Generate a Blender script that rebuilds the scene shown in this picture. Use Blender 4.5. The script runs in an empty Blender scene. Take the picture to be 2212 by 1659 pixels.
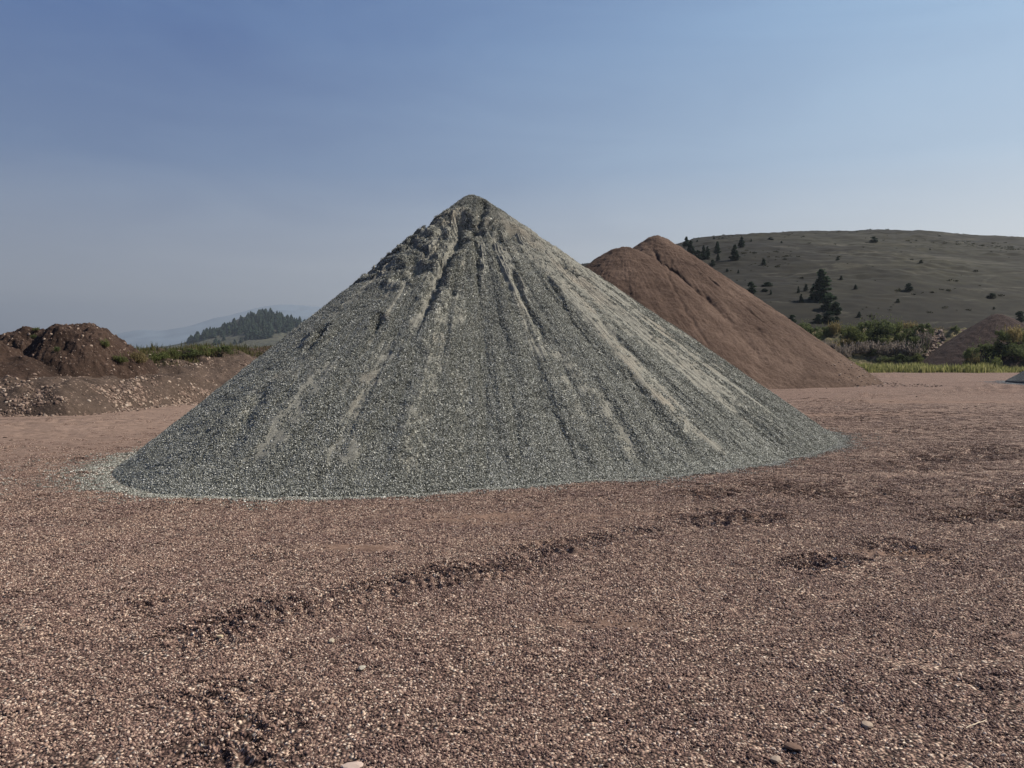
import bpy, math, random
import numpy as np
R = math.radians
random.seed(7); rng = np.random.default_rng(7)
scene = bpy.context.scene
COL = scene.collection

# ---------------------------------------------------------------- camera
CAMH = 1.6; PITCH = R(2.04); FPX = 1672.0; CX, CY = 1106.0, 829.5     # reference frame 2212 x 1659
cd = bpy.data.cameras.new('camera'); cam = bpy.data.objects.new('camera', cd); COL.objects.link(cam)
cam.location = (0, 0, CAMH); cam.rotation_euler = (R(90)-PITCH, 0, 0)
cd.sensor_width = 36; cd.lens = 36*FPX/2212; cd.clip_end = 40000; cd.clip_start = 0.05
scene.camera = cam
# ---------------------------------------------------------------- light
SUN_EL, SUN_AZ = R(45), R(75)        # azimuth clockwise from the view direction (+y)
SUNV = (math.cos(SUN_EL)*math.sin(SUN_AZ), math.cos(SUN_EL)*math.cos(SUN_AZ), math.sin(SUN_EL))
sd = bpy.data.lights.new('sun', 'SUN'); sun = bpy.data.objects.new('sun', sd); COL.objects.link(sun)
sd.energy = 5.0; sd.angle = R(0.6); sd.color = (1.0, 0.905, 0.775)
from mathutils import Vector
sun.rotation_euler = Vector(SUNV).to_track_quat('Z', 'Y').to_euler()
sun.location = (60, 40, 80)
scene.view_settings.view_transform = 'Standard'; scene.view_settings.look = 'None'
scene.view_settings.exposure = 0.6; scene.view_settings.gamma = 1.0
scene.cycles.max_bounces = 4; scene.cycles.diffuse_bounces = 2; scene.cycles.glossy_bounces = 2
scene.cycles.volume_bounces = 0
scene.cycles.use_denoising = True; scene.cycles.denoiser = 'OPENIMAGEDENOISE'; scene.cycles.denoising_input_passes = 'RGB_ALBEDO_NORMAL'; scene.cycles.denoising_prefilter = 'ACCURATE'
scene.cycles.use_adaptive_sampling = False

def lin(r, g, b):
    f = lambda c: (c/255/12.92 if c/255 <= .04045 else ((c/255+.055)/1.055)**2.4)
    return (f(r), f(g), f(b), 1.0)

# ---------------------------------------------------------------- node helper
class NT:
    def __init__(s, tree): s.t = tree; tree.nodes.clear()
    def n(s, typ, ins=None, **kw):
        nd = s.t.nodes.new(typ)
        for k, v in kw.items(): setattr(nd, k, v)
        for k, v in (ins or {}).items(): s.set(nd.inputs[k], v)
        return nd
    def set(s, sock, v):
        if isinstance(v, bpy.types.NodeSocket): s.t.links.new(v, sock)
        elif isinstance(v, bpy.types.Node): s.t.links.new(v.outputs[0], sock)
        else: sock.default_value = v
    def math(s, op, a, b=0.0, c=None, clamp=False):
        nd = s.n('ShaderNodeMath', {0: a, 1: b}, operation=op, use_clamp=clamp)
        if c is not None: s.set(nd.inputs[2], c)
        return nd.outputs[0]
    def mix(s, f, a, b, blend='MIX'):
        nd = s.n('ShaderNodeMix', data_type='RGBA', blend_type=blend)
        s.set(nd.inputs[0], f); s.set(nd.inputs[6], a); s.set(nd.inputs[7], b)
        return nd.outputs[2]
    def ramp(s, f, stops, interp='LINEAR'):
        nd = s.n('ShaderNodeValToRGB', {0: f}); cr = nd.color_ramp; cr.interpolation = interp
        while len(cr.elements) < len(stops): cr.elements.new(0.5)
        for e, (p, c) in zip(cr.elements, stops):
            e.position = p; e.color = c if len(c) == 4 else (*c, 1)
        return nd.outputs[0]
    def rng(s, v, a, b, c=0.0, d=1.0, typ='LINEAR'):
        nd = s.n('ShaderNodeMapRange', {0: v, 1: a, 2: b, 3: c, 4: d}); nd.interpolation_type = typ
        return nd.outputs[0]
    def noise(s, vec, scale, detail=4, rough=.55, dist=0.0):
        return s.n('ShaderNodeTexNoise', {'Vector': vec, 'Scale': scale, 'Detail': detail, 'Roughness': rough, 'Distortion': dist}).outputs[0]
    def mapv(s, vec, sc=(1, 1, 1), rot=(0, 0, 0)):
        return s.n('ShaderNodeMapping', {'Vector': vec, 'Scale': sc, 'Rotation': rot}).outputs[0]

# ---------------------------------------------------------------- sky
w = bpy.data.worlds.new('World'); scene.world = w; w.use_nodes = True
k = NT(w.node_tree)
sky = k.n('ShaderNodeTexSky'); sky.sky_type = 'NISHITA'; sky.sun_disc = False
sky.sun_elevation = SUN_EL; sky.sun_rotation = SUN_AZ; sky.dust_density = 3.0; sky.ozone_density = 2.0; sky.air_density = 1.0
tc = k.n('ShaderNodeTexCoord').outputs['Generated']
sep = k.n('ShaderNodeSeparateXYZ', {0: tc})
# smoke-dimmed sky: colour by elevation, brighter on the sun's side
el = sep.outputs[2]
side = k.n('ShaderNodeVectorMath', {0: tc, 1: (math.sin(R(75)), math.cos(R(75)), 0.0)}, operation='DOT_PRODUCT').outputs['Value']
away = k.ramp(k.rng(el, 0.0, 0.6), [(0.0, lin(156, 161, 172)), (0.12, lin(168, 173, 182)), (0.38, lin(106, 130, 169)), (0.62, lin(72, 105, 160)), (0.85, lin(46, 85, 148)), (1.0, lin(44, 78, 138))])
towd = k.ramp(k.rng(el, 0.0, 0.6), [(0.0, lin(230, 232, 232)), (0.2, lin(232, 236, 236)), (0.38, lin(180, 206, 229)), (0.62, lin(158, 196, 230)), (0.85, lin(145, 188, 230)), (1.0, lin(134, 176, 220))])
f = k.rng(side, -0.36, 0.87)
f = k.math('POWER', f, 1.6)
wisp = k.noise(k.mapv(tc, (1.2, 1.2, 6.0), (0, R(8), 0)), 2.2, 4, .55, .6)
f2 = k.math('ADD', f, k.rng(wisp, .3, .7, -.075, .075), clamp=True)
grad = k.mix(f2, away, towd)
skyd = k.mix(1.0, sky.outputs[0], (0.10, 0.10, 0.10, 1), 'MULTIPLY')
c = k.mix(0.88, skyd, grad)
c10 = k.mix(1.0, c, (6.6, 6.6, 6.6, 1), 'MULTIPLY')
bg = k.n('ShaderNodeBackground', {0: c10, 1: 0.1})
k.n('ShaderNodeOutputWorld', {0: bg.outputs[0]})

# ---------------------------------------------------------------- numpy noise
_perm = np.random.default_rng(3).permutation(512).astype(np.int64)
_ga = np.random.default_rng(4).uniform(0, 2*np.pi, 512)
_gx, _gy = np.cos(_ga), np.sin(_ga)
def perlin(x, y, seed=0):
    x = np.asarray(x, float); y = np.asarray(y, float)
    xi = np.floor(x).astype(np.int64); yi = np.floor(y).astype(np.int64)
    xf = x-xi; yf = y-yi
    u = xf*xf*xf*(xf*(xf*6-15)+10); v = yf*yf*yf*(yf*(yf*6-15)+10)
    def g(ix, iy, dx, dy):
        h = _perm[(_perm[(_perm[(ix+seed*17) & 511]+iy) & 511]+seed*131) & 511]
        return _gx[h]*dx+_gy[h]*dy
    a = g(xi, yi, xf, yf); b = g(xi+1, yi, xf-1, yf); c_ = g(xi, yi+1, xf, yf-1); d = g(xi+1, yi+1, xf-1, yf-1)
    return ((a+(b-a)*u)+((c_+(d-c_)*u)-(a+(b-a)*u))*v)*1.5
def fbm(x, y, o=4, seed=0, gain=.5):
    s = 0; a = 1.0
    for i in range(o): s = s+a*perlin(x*2**i, y*2**i, seed+i); a *= gain
    return s
def sstep(a, b, x):
    t = np.clip((x-a)/(b-a), 0, 1); return t*t*(3-2*t)

def ray(px, py):
    """direction of the line of sight through a point of the 2212 x 1659 reference frame, scaled so that y = 1"""
    u = (px-CX)/FPX; v = (CY-py)/FPX
    c_, s_ = math.cos(PITCH), math.sin(PITCH)
    dy = c_+v*s_; dz = v*c_-s_
    return u/dy, dz/dy
def gpt(px, py, z=0.0):
    u, e = ray(px, py); d = (z-CAMH)/e
    return np.array([u*d, d])

# ---------------------------------------------------------------- mesh helpers
def mesh_from(name, V, F, smooth=True, attrs=None):
    """V (n,3), F (m,k) all of one size"""
    me = bpy.data.meshes.new(name); V = np.asarray(V, np.float32); F = np.asarray(F, np.int32)
    me.vertices.add(len(V)); me.vertices.foreach_set('co', V.ravel())
    m, kk = F.shape
    me.loops.add(m*kk); me.loops.foreach_set('vertex_index', F.ravel())
    me.polygons.add(m); me.polygons.foreach_set('loop_start', np.arange(0, m*kk, kk, dtype=np.int32))
    try: me.polygons.foreach_set('loop_total', np.full(m, kk, np.int32))
    except Exception: pass
    me.update(calc_edges=True)
    me.polygons.foreach_set('use_smooth', np.full(m, smooth, bool))
    for nm, arr in (attrs or {}).items():
        a = me.attributes.new(nm, 'FLOAT', 'POINT'); a.data.foreach_set('value', np.asarray(arr, np.float32).ravel())
    me.update()
    return me
def grid_faces(nu, nv, wrap=False):
    i = np.arange(nu-(0 if wrap else 1)); j = np.arange(nv-1)
    I, J = np.meshgrid(i, j, indexing='ij'); I2 = (I+1) % nu
    return np.stack([I*nv+J, I2*nv+J, I2*nv+J+1, I*nv+J+1], -1).reshape(-1, 4)
def link(name, me, mat=None, parent=None, **props):
    o = bpy.data.objects.new(name, me); COL.objects.link(o)
    if mat and me is not None and len(me.materials) == 0: me.materials.append(mat)
    if parent: o.parent = parent
    for a, b in props.items(): o[a] = b
    return o
def grid_obj(name, X, Y, Z, mat, parent=None, attrs=None, flip=False, **props):
    F = grid_faces(*X.shape)
    if flip: F = F[:, ::-1]
    return link(name, mesh_from(name, np.stack([X, Y, Z], -1).reshape(-1, 3), F, True, attrs), mat, parent, **props)

def new_mat(name, rough=.95, spec=.15):
    m = bpy.data.materials.new(name); m.use_nodes = True; k = NT(m.node_tree)
    b = k.n('ShaderNodeBsdfPrincipled', {'Roughness': rough, 'Specular IOR Level': spec})
    k.n('ShaderNodeOutputMaterial', {0: b.outputs[0]})
    return m, k, b

# ---------------------------------------------------------------- stones
def ico(sub):
    import bmesh
    bm = bmesh.new(); bmesh.ops.create_icosphere(bm, subdivisions=sub, radius=1)
    V = np.array([v.co[:] for v in bm.verts]); F = np.array([[v.index for v in f.verts] for f in bm.faces]); bm.free()
    return V, F
ICO1, ICO2 = ico(1), ico(2)
def rotm(a, b, c_):
    ca, sa, cb, sb, cc, sc = math.cos(a), math.sin(a), math.cos(b), math.sin(b), math.cos(c_), math.sin(c_)
    return np.array([[ca, -sa, 0], [sa, ca, 0], [0, 0, 1]]) @ np.array([[cb, 0, sb], [0, 1, 0], [-sb, 0, cb]]) @ np.array([[1, 0, 0], [0, cc, -sc], [0, sc, cc]])
def stone(base, angular=.25, flat=.65):
    V, F = base
    V = V.copy()
    # cut by a few random planes: a broken, faceted pebble
    for _ in range(random.randint(5, 8)):
        n = rng.normal(size=3); n /= np.linalg.norm(n); d = random.uniform(.55, .85)
        s = V @ n; V -= np.outer(np.maximum(s-d, 0), n)*(1-(.4-angular*.8 if angular < .5 else 0))
    V *= np.array([random.uniform(.85, 1.25), random.uniform(.7, .95), random.uniform(flat-.12, flat+.12)])
    return V, F
def cluster_mesh(name, n, rad, smin, smax, sub, angular, flat, tilt=.5, zj=.35, smooth=True, power=2.0):
    Vs, Fs, A = [], [], []; off = 0; pts = []
    for _ in range(n):
        for _t in range(12):
            a = random.uniform(0, 2*math.pi); r = rad*math.sqrt(random.random()); p = (r*math.cos(a), r*math.sin(a))
            s = smin+(smax-smin)*random.random()**power
            if all((p[0]-q[0])**2+(p[1]-q[1])**2 > (.62*(s+q[2]))**2 for q in pts): break
        pts.append((p[0], p[1], s))
        V, F = stone(sub, angular, flat)
        V = (V*s) @ rotm(random.uniform(0, 6.28), random.gauss(0, tilt), random.gauss(0, tilt)).T
        V = V+np.array([p[0], p[1], s*random.uniform(-.15, zj)])
        Vs.append(V); Fs.append(F+off); off += len(V); A.append(np.full(len(V), random.random()))
    return mesh_from(name, np.concatenate(Vs), np.concatenate(Fs), smooth, {'rnd': np.concatenate(A)})

def scatter(name, pts, nrm, scl, variants, mat, parent=None, spin_only=False, **props):
    """one object: copies of the variant meshes on points (loose stuff nobody could count)"""
    pts = np.asarray(pts, float); N = len(pts); nrm = np.asarray(nrm, float)
    me = bpy.data.meshes.new(name); me.vertices.add(N); me.vertices.foreach_set('co', pts.astype(np.float32).ravel())
    th = rng.uniform(0, 2*np.pi, N)
    # euler XYZ: z-spin first in local, then align z to the normal (Rz(az) Ry(tilt) Rz(spin)); solve by matrices
    nz = nrm/np.linalg.norm(nrm, axis=1, keepdims=True)
    az = np.arctan2(nz[:, 1], nz[:, 0]); tl = np.arccos(np.clip(nz[:, 2], -1, 1))
    def Rz(a): c_, s_ = np.cos(a), np.sin(a); z = np.zeros_like(a); o = z+1; return np.stack([np.stack([c_, -s_, z], -1), np.stack([s_, c_, z], -1), np.stack([z, z, o], -1)], 1)
    def Ry(a): c_, s_ = np.cos(a), np.sin(a); z = np.zeros_like(a); o = z+1; return np.stack([np.stack([c_, z, s_], -1), np.stack([z, o, z], -1), np.stack([-s_, z, c_], -1)], 1)
    M = Rz(az) @ Ry(tl) @ Rz(th)
    ex = np.arctan2(M[:, 2, 1], M[:, 2, 2]); ey = -np.arcsin(np.clip(M[:, 2, 0], -1, 1)); ez = np.arctan2(M[:, 1, 0], M[:, 0, 0])
    a = me.attributes.new('rot', 'FLOAT_VECTOR', 'POINT'); a.data.foreach_set('vector', np.stack([ex, ey, ez], -1).astype(np.float32).ravel())
    a = me.attributes.new('scl', 'FLOAT', 'POINT'); a.data.foreach_set('value', np.asarray(scl, np.float32)*np.ones(N, np.float32))
    a = me.attributes.new('idx', 'INT', 'POINT'); a.data.foreach_set('value', rng.integers(0, len(variants), N).astype(np.int32))
    o = link(name, me, None, parent, **props); o['kind'] = 'stuff'
    ng = bpy.data.node_groups.new(name+'_nodes', 'GeometryNodeTree')
    ng.interface.new_socket('Geometry', in_out='INPUT', socket_type='NodeSocketGeometry')
    ng.interface.new_socket('Geometry', in_out='OUTPUT', socket_type='NodeSocketGeometry')
    nd = ng.nodes; L = ng.links
    gi = nd.new('NodeGroupInput'); go = nd.new('NodeGroupOutput'); iop = nd.new('GeometryNodeInstanceOnPoints')
    jn = nd.new('GeometryNodeJoinGeometry')
    for v in reversed(variants):
        if not v.materials: v.materials.append(mat)
        so = bpy.data.objects.new(v.name+'_source', v)
        oi = nd.new('GeometryNodeObjectInfo'); oi.inputs[0].default_value = so
        gt = nd.new('GeometryNodeGeometryToInstance'); L.new(oi.outputs['Geometry'], gt.inputs[0]); L.new(gt.outputs[0], jn.inputs[0])
    L.new(gi.outputs[0], iop.inputs['Points']); L.new(jn.outputs[0], iop.inputs['Instance'])
    iop.inputs['Pick Instance'].default_value = True
    def na(nm, typ):
        q = nd.new('GeometryNodeInputNamedAttribute'); q.data_type = typ; q.inputs[0].default_value = nm; return q.outputs[0]
    L.new(na('idx', 'INT'), iop.inputs['Instance Index'])
    try: L.new(na('rot', 'FLOAT_VECTOR'), iop.inputs['Rotation'])
    except Exception as e: print('rot', e)
    L.new(na('scl', 'FLOAT'), iop.inputs['Scale'])
    L.new(iop.outputs[0], go.inputs[0])
    md = o.modifiers.new('scatter', 'NODES'); md.node_group = ng
    return o

def stone_mat(name, stops, patch=None, rough=.9):
    """stones: each its own colour off a palette, speckled"""
    m, k, b = new_mat(name, rough, .2)
    at = k.n('ShaderNodeAttribute', attribute_name='rnd').outputs['Fac']
    oi = k.n('ShaderNodeObjectInfo').outputs['Random']
    r = k.math('FRACT', k.math('ADD', at, oi))
    c = k.ramp(r, stops)
    geo = k.n('ShaderNodeNewGeometry').outputs['Position']
    nz = k.noise(geo, 220, 2)
    c = k.mix(k.rng(nz, .3, .7, 0, .45), c, k.mix(1, c, (.55, .52, .5, 1), 'MULTIPLY'))
    if patch:
        n2 = k.noise(geo, patch[0], 3)
        c = k.mix(k.rng(n2, .4, .65), c, k.mix(1, c, patch[1], 'MULTIPLY'))
    k.set(b.inputs['Base Color'], c)
    return m

# ================================================================ THE GROUND
def polydist(x, y, P):
    """distance to a polyline and arclength along it"""
    best = np.full(np.shape(x), 1e9); arc = np.zeros(np.shape(x)); acc = 0
    for (x0, y0), (x1, y1) in zip(P[:-1], P[1:]):
        L = math.hypot(x1-x0, y1-y0); tx, ty = (x1-x0)/L, (y1-y0)/L
        s = np.clip((x-x0)*tx+(y-y0)*ty, 0, L)
        d = np.hypot(x-x0-s*tx, y-y0-s*ty); m = d < best
        best = np.where(m, d, best); arc = np.where(m, acc+s, arc); acc += L
    return best, arc
_tr = [  # wheel ruts with lug marks: reference points, width, depth, lug length
    ([(330, 1412), (475, 1362), (575, 1327), (665, 1307), (750, 1287), (850, 1267), (975, 1247), (1106, 1228), (1220, 1214)], .22, .036, .088),
    ([(600, 1345), (680, 1326), (760, 1310)], .16, .03, .09),
    ([(340, 1550), (500, 1502), (590, 1477), (665, 1460)], .16, .036, .085),
    ([(700, 1480), (760, 1455)], .08, .02, .1),
    ([(330, 1680), (475, 1622), (550, 1582), (640, 1567), (740, 1562)], .17, .038, .075),
    ([(470, 1690), (600, 1640), (700, 1600)], .15, .036, .075),
    ([(-60, 1305), (60, 1287), (130, 1275)], .13, .048, .12), ([(200, 1318), (280, 1312), (370, 1297), (470, 1275)], .12, .040, .12),
    ([(380, 1310), (330, 1330), (200, 1360)], .08, .024, .12),
    ([(520, 1213), (590, 1204), (650, 1196)], .10, .040, .14), ([(540, 1250), (640, 1225)], .1, .024, .14),
    ([(1080, 1206), (1246, 1175), (1346, 1150), (1416, 1148), (1490, 1150)], .18, .045, .14),
    ([(1440, 1137), (1536, 1118), (1620, 1115), (1740, 1104)], .34, .050, .17), ([(1540, 1132), (1640, 1128), (1740, 1110)], .16, .04, .15),
    ([(1460, 1082), (1576, 1068), (1666, 1050), (1740, 1043)], .22, .055, .2),
    ([(1670, 1072), (1806, 1056), (1906, 1068), (1990, 1060)], .36, .050, .22),
    ([(1686, 1232), (1756, 1215), (1856, 1208), (1950, 1212)], .12, .055, .10),
    ([(1830, 1184), (1926, 1184), (2020, 1194), (2090, 1190)], .24, .050, .12),
    ([(1860, 1008), (1956, 1008), (2046, 1004)], .4, .075, .3), ([(1960, 992), (2156, 977), (2260, 972)], .5, .07, .35),
    ([(2030, 1132), (2106, 1110), (2220, 1088), (2320, 1070)], .2, .05, .16), ([(2140, 1080), (2260, 1050)], .3, .05, .2),
    ([(60, 1080), (120, 1072), (175, 1064)], .22, .07, .22), ([(195, 1058), (260, 1060)], .15, .03, .2),
    ([(110, 1002), (240, 985)], .25, .05, .3), ([(2100, 1400), (2212, 1392)], .12, .03, .12), ([(2010, 1500), (2120, 1480), (2240, 1490)], .10, .02, .1),
    ([(1330, 1100), (1380, 1092)], .16, .03, .2), ([(1850, 868), (1790, 864), (1740, 866)], .5, .10, .9), ([(1100, 1178), (1190, 1172)], .16, .035, .16),
    ([(1700, 905), (1860, 900), (2050, 890)], .6, .07, .8), ([(1900, 935), (2100, 925), (2250, 922)], .6, .06, .6), ([(0, 925), (180, 915), (340, 908)], .7, .05, .9), ([(0, 945), (200, 935)], .5, .04, .8),
]
TR = [([tuple(gpt(*p)) for p in P], wd, dp, lg) for P, wd, dp, lg in _tr]
HUMPS = [(21.8, 34.0, 3.2, 1.6, .30), (14.3, 30.5, 1.3, .35, .16), (16.6, 31.5, 1.0, .3, .12), (16.8, 52, 3, 1.0, .2), (27, 57, 3.0, 1.2, .25), (-11, 19, 3, .8, .06)]
DUSTY = [(*gpt(px, py), wx, wy, st) for px, py, wx, wy, st in [(1290, 1336, .42, .16, .9), (1350, 1345, .3, .12, .7), (1926, 1190, .5, .16, .8), (750, 1162, .35, .12, .7), (775, 1184, .5, .16, .9),
    (1246, 1192, .3, .12, .7), (1136, 1170, .45, .15, .7), (1060, 1115, 1.3, .5, .7), (1340, 1110, .8, .25, .6), (430, 1180, .5, .2, .4), (1600, 1116, .7, .2, .5), (2020, 1200, .3, .15, .5), (2100, 868, 6, 1.2, .8), (1850, 895, 5, 1.5, .5)]]
def dust_mask(x, y):
    m = np.zeros(np.shape(x))
    for cx, cy, wx, wy, st in DUSTY:
        xx = x+.3*wx*perlin(x*2/wx, y*2/wy, 55); yy = y+.3*wy*perlin(x*2/wx+5, y*2/wy, 56)
        m = np.maximum(m, st*np.exp(-(((xx-cx)/wx)**2+((yy-cy)/wy)**2)))
    return m
def ground_z(x, y):
    r = np.hypot(x, y)
    near = 1-sstep(60, 120, r)
    z = (.035*fbm(x*.25, y*.45, 3, 5)+.010*fbm(x*1.6, y*2.2, 3, 9))*near
    z = z+.006*perlin(x*7, y*9, 13)*(1-sstep(14, 25, r))
    for P, wd, dp, lg in TR:
        xs, ys = [p[0] for p in P], [p[1] for p in P]
        m = (x > min(xs)-1) & (x < max(xs)+1) & (y > min(ys)-1) & (y < max(ys)+1)
        if not np.any(m): continue
        xm, ym = x[m], y[m]
        xw = xm+.035*perlin(xm*2.5, ym*2.5, 21); yw = ym+.035*perlin(xm*2.5, ym*2.5, 22)
        d, a = polydist(xw, yw, P)
        L = sum(math.hypot(q[0]-p[0], q[1]-p[1]) for p, q in zip(P[:-1], P[1:]))
        band = 1-sstep(wd*.7, wd*1.5, d)
        fade = sstep(0, .4, a+.05)*(1-sstep(L-.5, L, a))*np.clip(.85+.6*perlin(a*1.1, a*0+wd*9, 23), .5, 1.1)
        lug = np.sin((a+.45*d*(1+0*d))/lg*2*np.pi+1.1*perlin(xm*3, ym*3, 24))*np.clip(.8+.7*perlin(xm*7, ym*7, 25), .2, 1.3)
        z[m] += band*fade*(dp*.42*lug-dp*.25)+dp*.35*fade*np.exp(-((d-wd*1.5)/(.35*wd))**2)
    for hx, hy, wx, wy, h in HUMPS:
        z = z+h*np.exp(-((x-hx)/wx)**2-((y-hy)/wy)**2)*(1+.5*perlin(x*2, y*3, 31))
    return z
th = np.radians(np.unique(np.concatenate([np.linspace(-180, -62, 30), np.linspace(-62, -40, 120), np.linspace(-40, 40, 1150), np.linspace(40, 62, 120), np.linspace(62, 180, 30)])))
rr = [0.0, 0.5]
while rr[-1] < 9000:
    r0 = rr[-1]; rr.append(r0*(1.02 if r0 < 2.2 else 1.0023 if r0 < 9 else 1.0035 if r0 < 30 else 1.012 if r0 < 90 else 1.1))
rr = np.array(rr)
TH, RR = np.meshgrid(th, rr, indexing='ij')
GX, GY = RR*np.sin(TH), RR*np.cos(TH)
GZ = ground_z(GX, GY)

GRAVEL = [(0.0, (0.044, 0.027, 0.023)), (.18, (0.088, 0.055, 0.046)), (.36, (0.141, 0.089, 0.073)), (.52, (0.198, 0.128, 0.103)), (.68, (0.277, 0.185, 0.145)), (.82, (0.387, 0.277, 0.211)), (.93, (0.528, 0.405, 0.312)), (1.0, (0.634, 0.537, 0.440))]
mg, k, b = new_mat('gravel_ground')
P = k.n('ShaderNodeNewGeometry').outputs['Position']
vor = k.n('ShaderNodeTexVoronoi', {'Vector': k.mapv(P, (1, 1, .4)), 'Scale': 62.0, 'Randomness': 1.0})
vr = k.n('ShaderNodeSeparateColor', {0: vor.outputs['Color']}).outputs[0]
peb = k.ramp(vr, GRAVEL)
gap = k.rng(vor.outputs['Distance'], .35, .75, 1.0, .25)
peb = k.mix(1.0, peb, k.n('ShaderNodeCombineColor', {0: gap, 1: gap, 2: gap}).outputs[0], 'MULTIPLY')
sp = k.n('ShaderNodeSeparateXYZ', {0: P})
dist = k.n('ShaderNodeVectorMath', {0: k.mapv(P, (1, 1, 0))}, operation='LENGTH').outputs['Value']
bign = k.noise(k.mapv(P, (.10, .32, 0), (0, 0, R(12))), 1.0, 5, .6, .8)
midn = k.noise(k.mapv(P, (.55, 1.8, 0), (0, 0, R(10))), 1.0, 5, .65, .5)
dust = k.ramp(midn, [(.25, (0.096, 0.059, 0.047)), (.5, (0.144, 0.094, 0.075)), (.75, (0.212, 0.146, 0.118))])
fine = k.noise(P, 26, 6, .9)
dust = k.mix(1.0, dust, k.ramp(fine, [(.34, (.35, .33, .32)), (.5, (.9, .9, .9)), (.66, (1.65, 1.62, 1.6))]), 'MULTIPLY')
# worn, compacted fines on the far left roadway and away from the piles
leftroad = k.math('MULTIPLY', k.rng(sp.outputs[0], -1.5, -8.5), k.rng(sp.outputs[1], 8.5, 17.0))
comp = k.math('MAXIMUM', leftroad, k.math('MULTIPLY', k.rng(dist, 16, 44), k.rng(bign, .35, .62, .35, .9)), clamp=True)
comp = k.math('MAXIMUM', comp, k.math('MULTIPLY', k.rng(midn, .60, .72), .75))
da = k.n('ShaderNodeAttribute', attribute_name='dust').outputs['Fac']
comp = k.math('MAXIMUM', comp, k.rng(da, .25, .9), clamp=True)
c = k.mix(comp, peb, dust)
c = k.mix(k.math('MULTIPLY', k.rng(da, .2, .8), .55), c, (.185, .120, .085, 1))
c = k.mix(k.math('MULTIPLY', leftroad, .6), c, (.226, .164, .127, 1))
streak = k.noise(k.mapv(P, (.12, 3.2, 0), (0, 0, R(7))), 1.0, 4, .6, .6)
mg2 = k.noise(P, 5.5, 5, .85)
c = k.mix(1.0, c, k.ramp(mg2, [(.34, (.62, .60, .59)), (.5, (1, 1, 1)), (.66, (1.35, 1.34, 1.32))]), 'MULTIPLY')
c = k.mix(k.math('MULTIPLY', k.rng(streak, .56, .70), k.rng(dist, 9, 20, 0, .55)), c, (.055, .038, .034, 1))
k.set(b.inputs['Base Color'], c)
hgt = k.math('SUBTRACT', 1.0, vor.outputs['Distance'])
hh = k.mix(comp, hgt, fine)
bmp = k.n('ShaderNodeBump', {'Strength': .9, 'Distance': .016, 'Height': hh}); k.set(b.inputs['Normal'], bmp.outputs[0])
ground = grid_obj('ground', GX, GY, GZ, mg, flip=True, attrs={'dust': dust_mask(GX, GY).ravel()}, kind='structure', label='reddish brown gravel yard with wheel ruts and pebbles')

# loose pebbles of the yard
GV = [cluster_mesh('pebble_bed', 76, .078, .0034, .0095, ICO2, .3, .62, .5, .5) for _ in range(14)]
m_peb = stone_mat('yard_pebbles', GRAVEL, (1.3, (.78, .76, .80, 1)))
def ground_normal(x, y, e=.02):
    z0 = ground_z(x, y); return z0, np.stack([-(ground_z(x+e, y)-z0)/e, -(ground_z(x, y+e)-z0)/e, np.ones_like(x)], -1)
dens = 190
A_ = .5*R(84)*(34.0**2-2.2**2); N = int(A_*dens)
rr_ = np.sqrt(rng.uniform(2.2**2, 34.0**2, N)); tt_ = rng.uniform(-R(42), R(42), N)
px_, py_ = rr_*np.sin(tt_), rr_*np.cos(tt_)
keep = rng.random(N) < np.where(rr_ < 9, 1, (9/rr_)**1.5*(1-sstep(24, 34, rr_)))
bare = fbm(px_*.45, py_*1.3, 3, 77)                # worn patches where fines show between the pebbles
keep &= rng.random(N) < np.clip(1.25-2.2*np.maximum(bare-.12, 0), .25, 1)
keep &= rng.random(N) > .72*sstep(.25, .9, dust_mask(px_, py_))
road = sstep(-1.5, -8.5, px_)*sstep(8.5, 17, py_)
keep &= rng.random(N) > .9*road
px_, py_ = px_[keep], py_[keep]

# ================================================================ THE GREY PILE
H = 4.70
APX = (1020-CX)/FPX*15.0; APY = 15.0
_front = [gpt(*p) for p in [(238, 1027), (280, 1053), (345, 1070), (480, 1076), (600, 1076), (850, 1070), (1000, 1057), (1200, 1046), (1400, 1034), (1590, 1012), (1700, 988), (1795, 963)]]
_back = [(6.4, 15.1), (6.2, 18.0), (4.6, 20.4), (1.0, 21.8), (-3.2, 20.6), (-5.7, 17.2), (-6.05, 14.6), (-5.95, 13.2), (-5.7, 11.8)]
_o = np.array([*_front, *_back])-np.array([APX, APY])
_ph = np.arctan2(_o[:, 1], _o[:, 0]); _ra = np.hypot(_o[:, 0], _o[:, 1]); _s = np.argsort(_ph); _ph, _ra = _ph[_s], _ra[_s]
_pt = np.linspace(-np.pi, np.pi, 721)
_rt = np.interp(_pt, np.concatenate([_ph-2*np.pi, _ph, _ph+2*np.pi]), np.tile(_ra, 3))
_kern = np.exp(-np.linspace(-2, 2, 25)**2); _kern /= _kern.sum()
_rt = np.convolve(np.concatenate([_rt[-13:-1], _rt, _rt[1:13]]), _kern, 'same')[12:-12]
def Rb(ph): return np.interp((ph+np.pi) % (2*np.pi)-np.pi, _pt, _rt)
def cone_z(t):
    return H+.10-(H+.10)*np.sqrt(t*t+.022**2)/math.sqrt(1+.022**2)
def pix2pile(px, py):
    """where a sight line meets the plain cone: (phi, t)"""
    u, e = ray(px, py); y = np.linspace(7.0, 16.2, 2600); x = u*y; z = CAMH+e*y
    ph = np.arctan2(y-APY, x-APX); t = np.hypot(x-APX, y-APY)/Rb(ph)
    hit = np.nonzero(z <= cone_z(t))[0]
    i = hit[0] if len(hit) else int(np.argmin(z-cone_z(t)))
    return float(ph[i]), float(t[i])
def pile_xy(ph, t):
    r = t*Rb(ph); return APX+r*np.cos(ph), APY+r*np.sin(ph)
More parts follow.
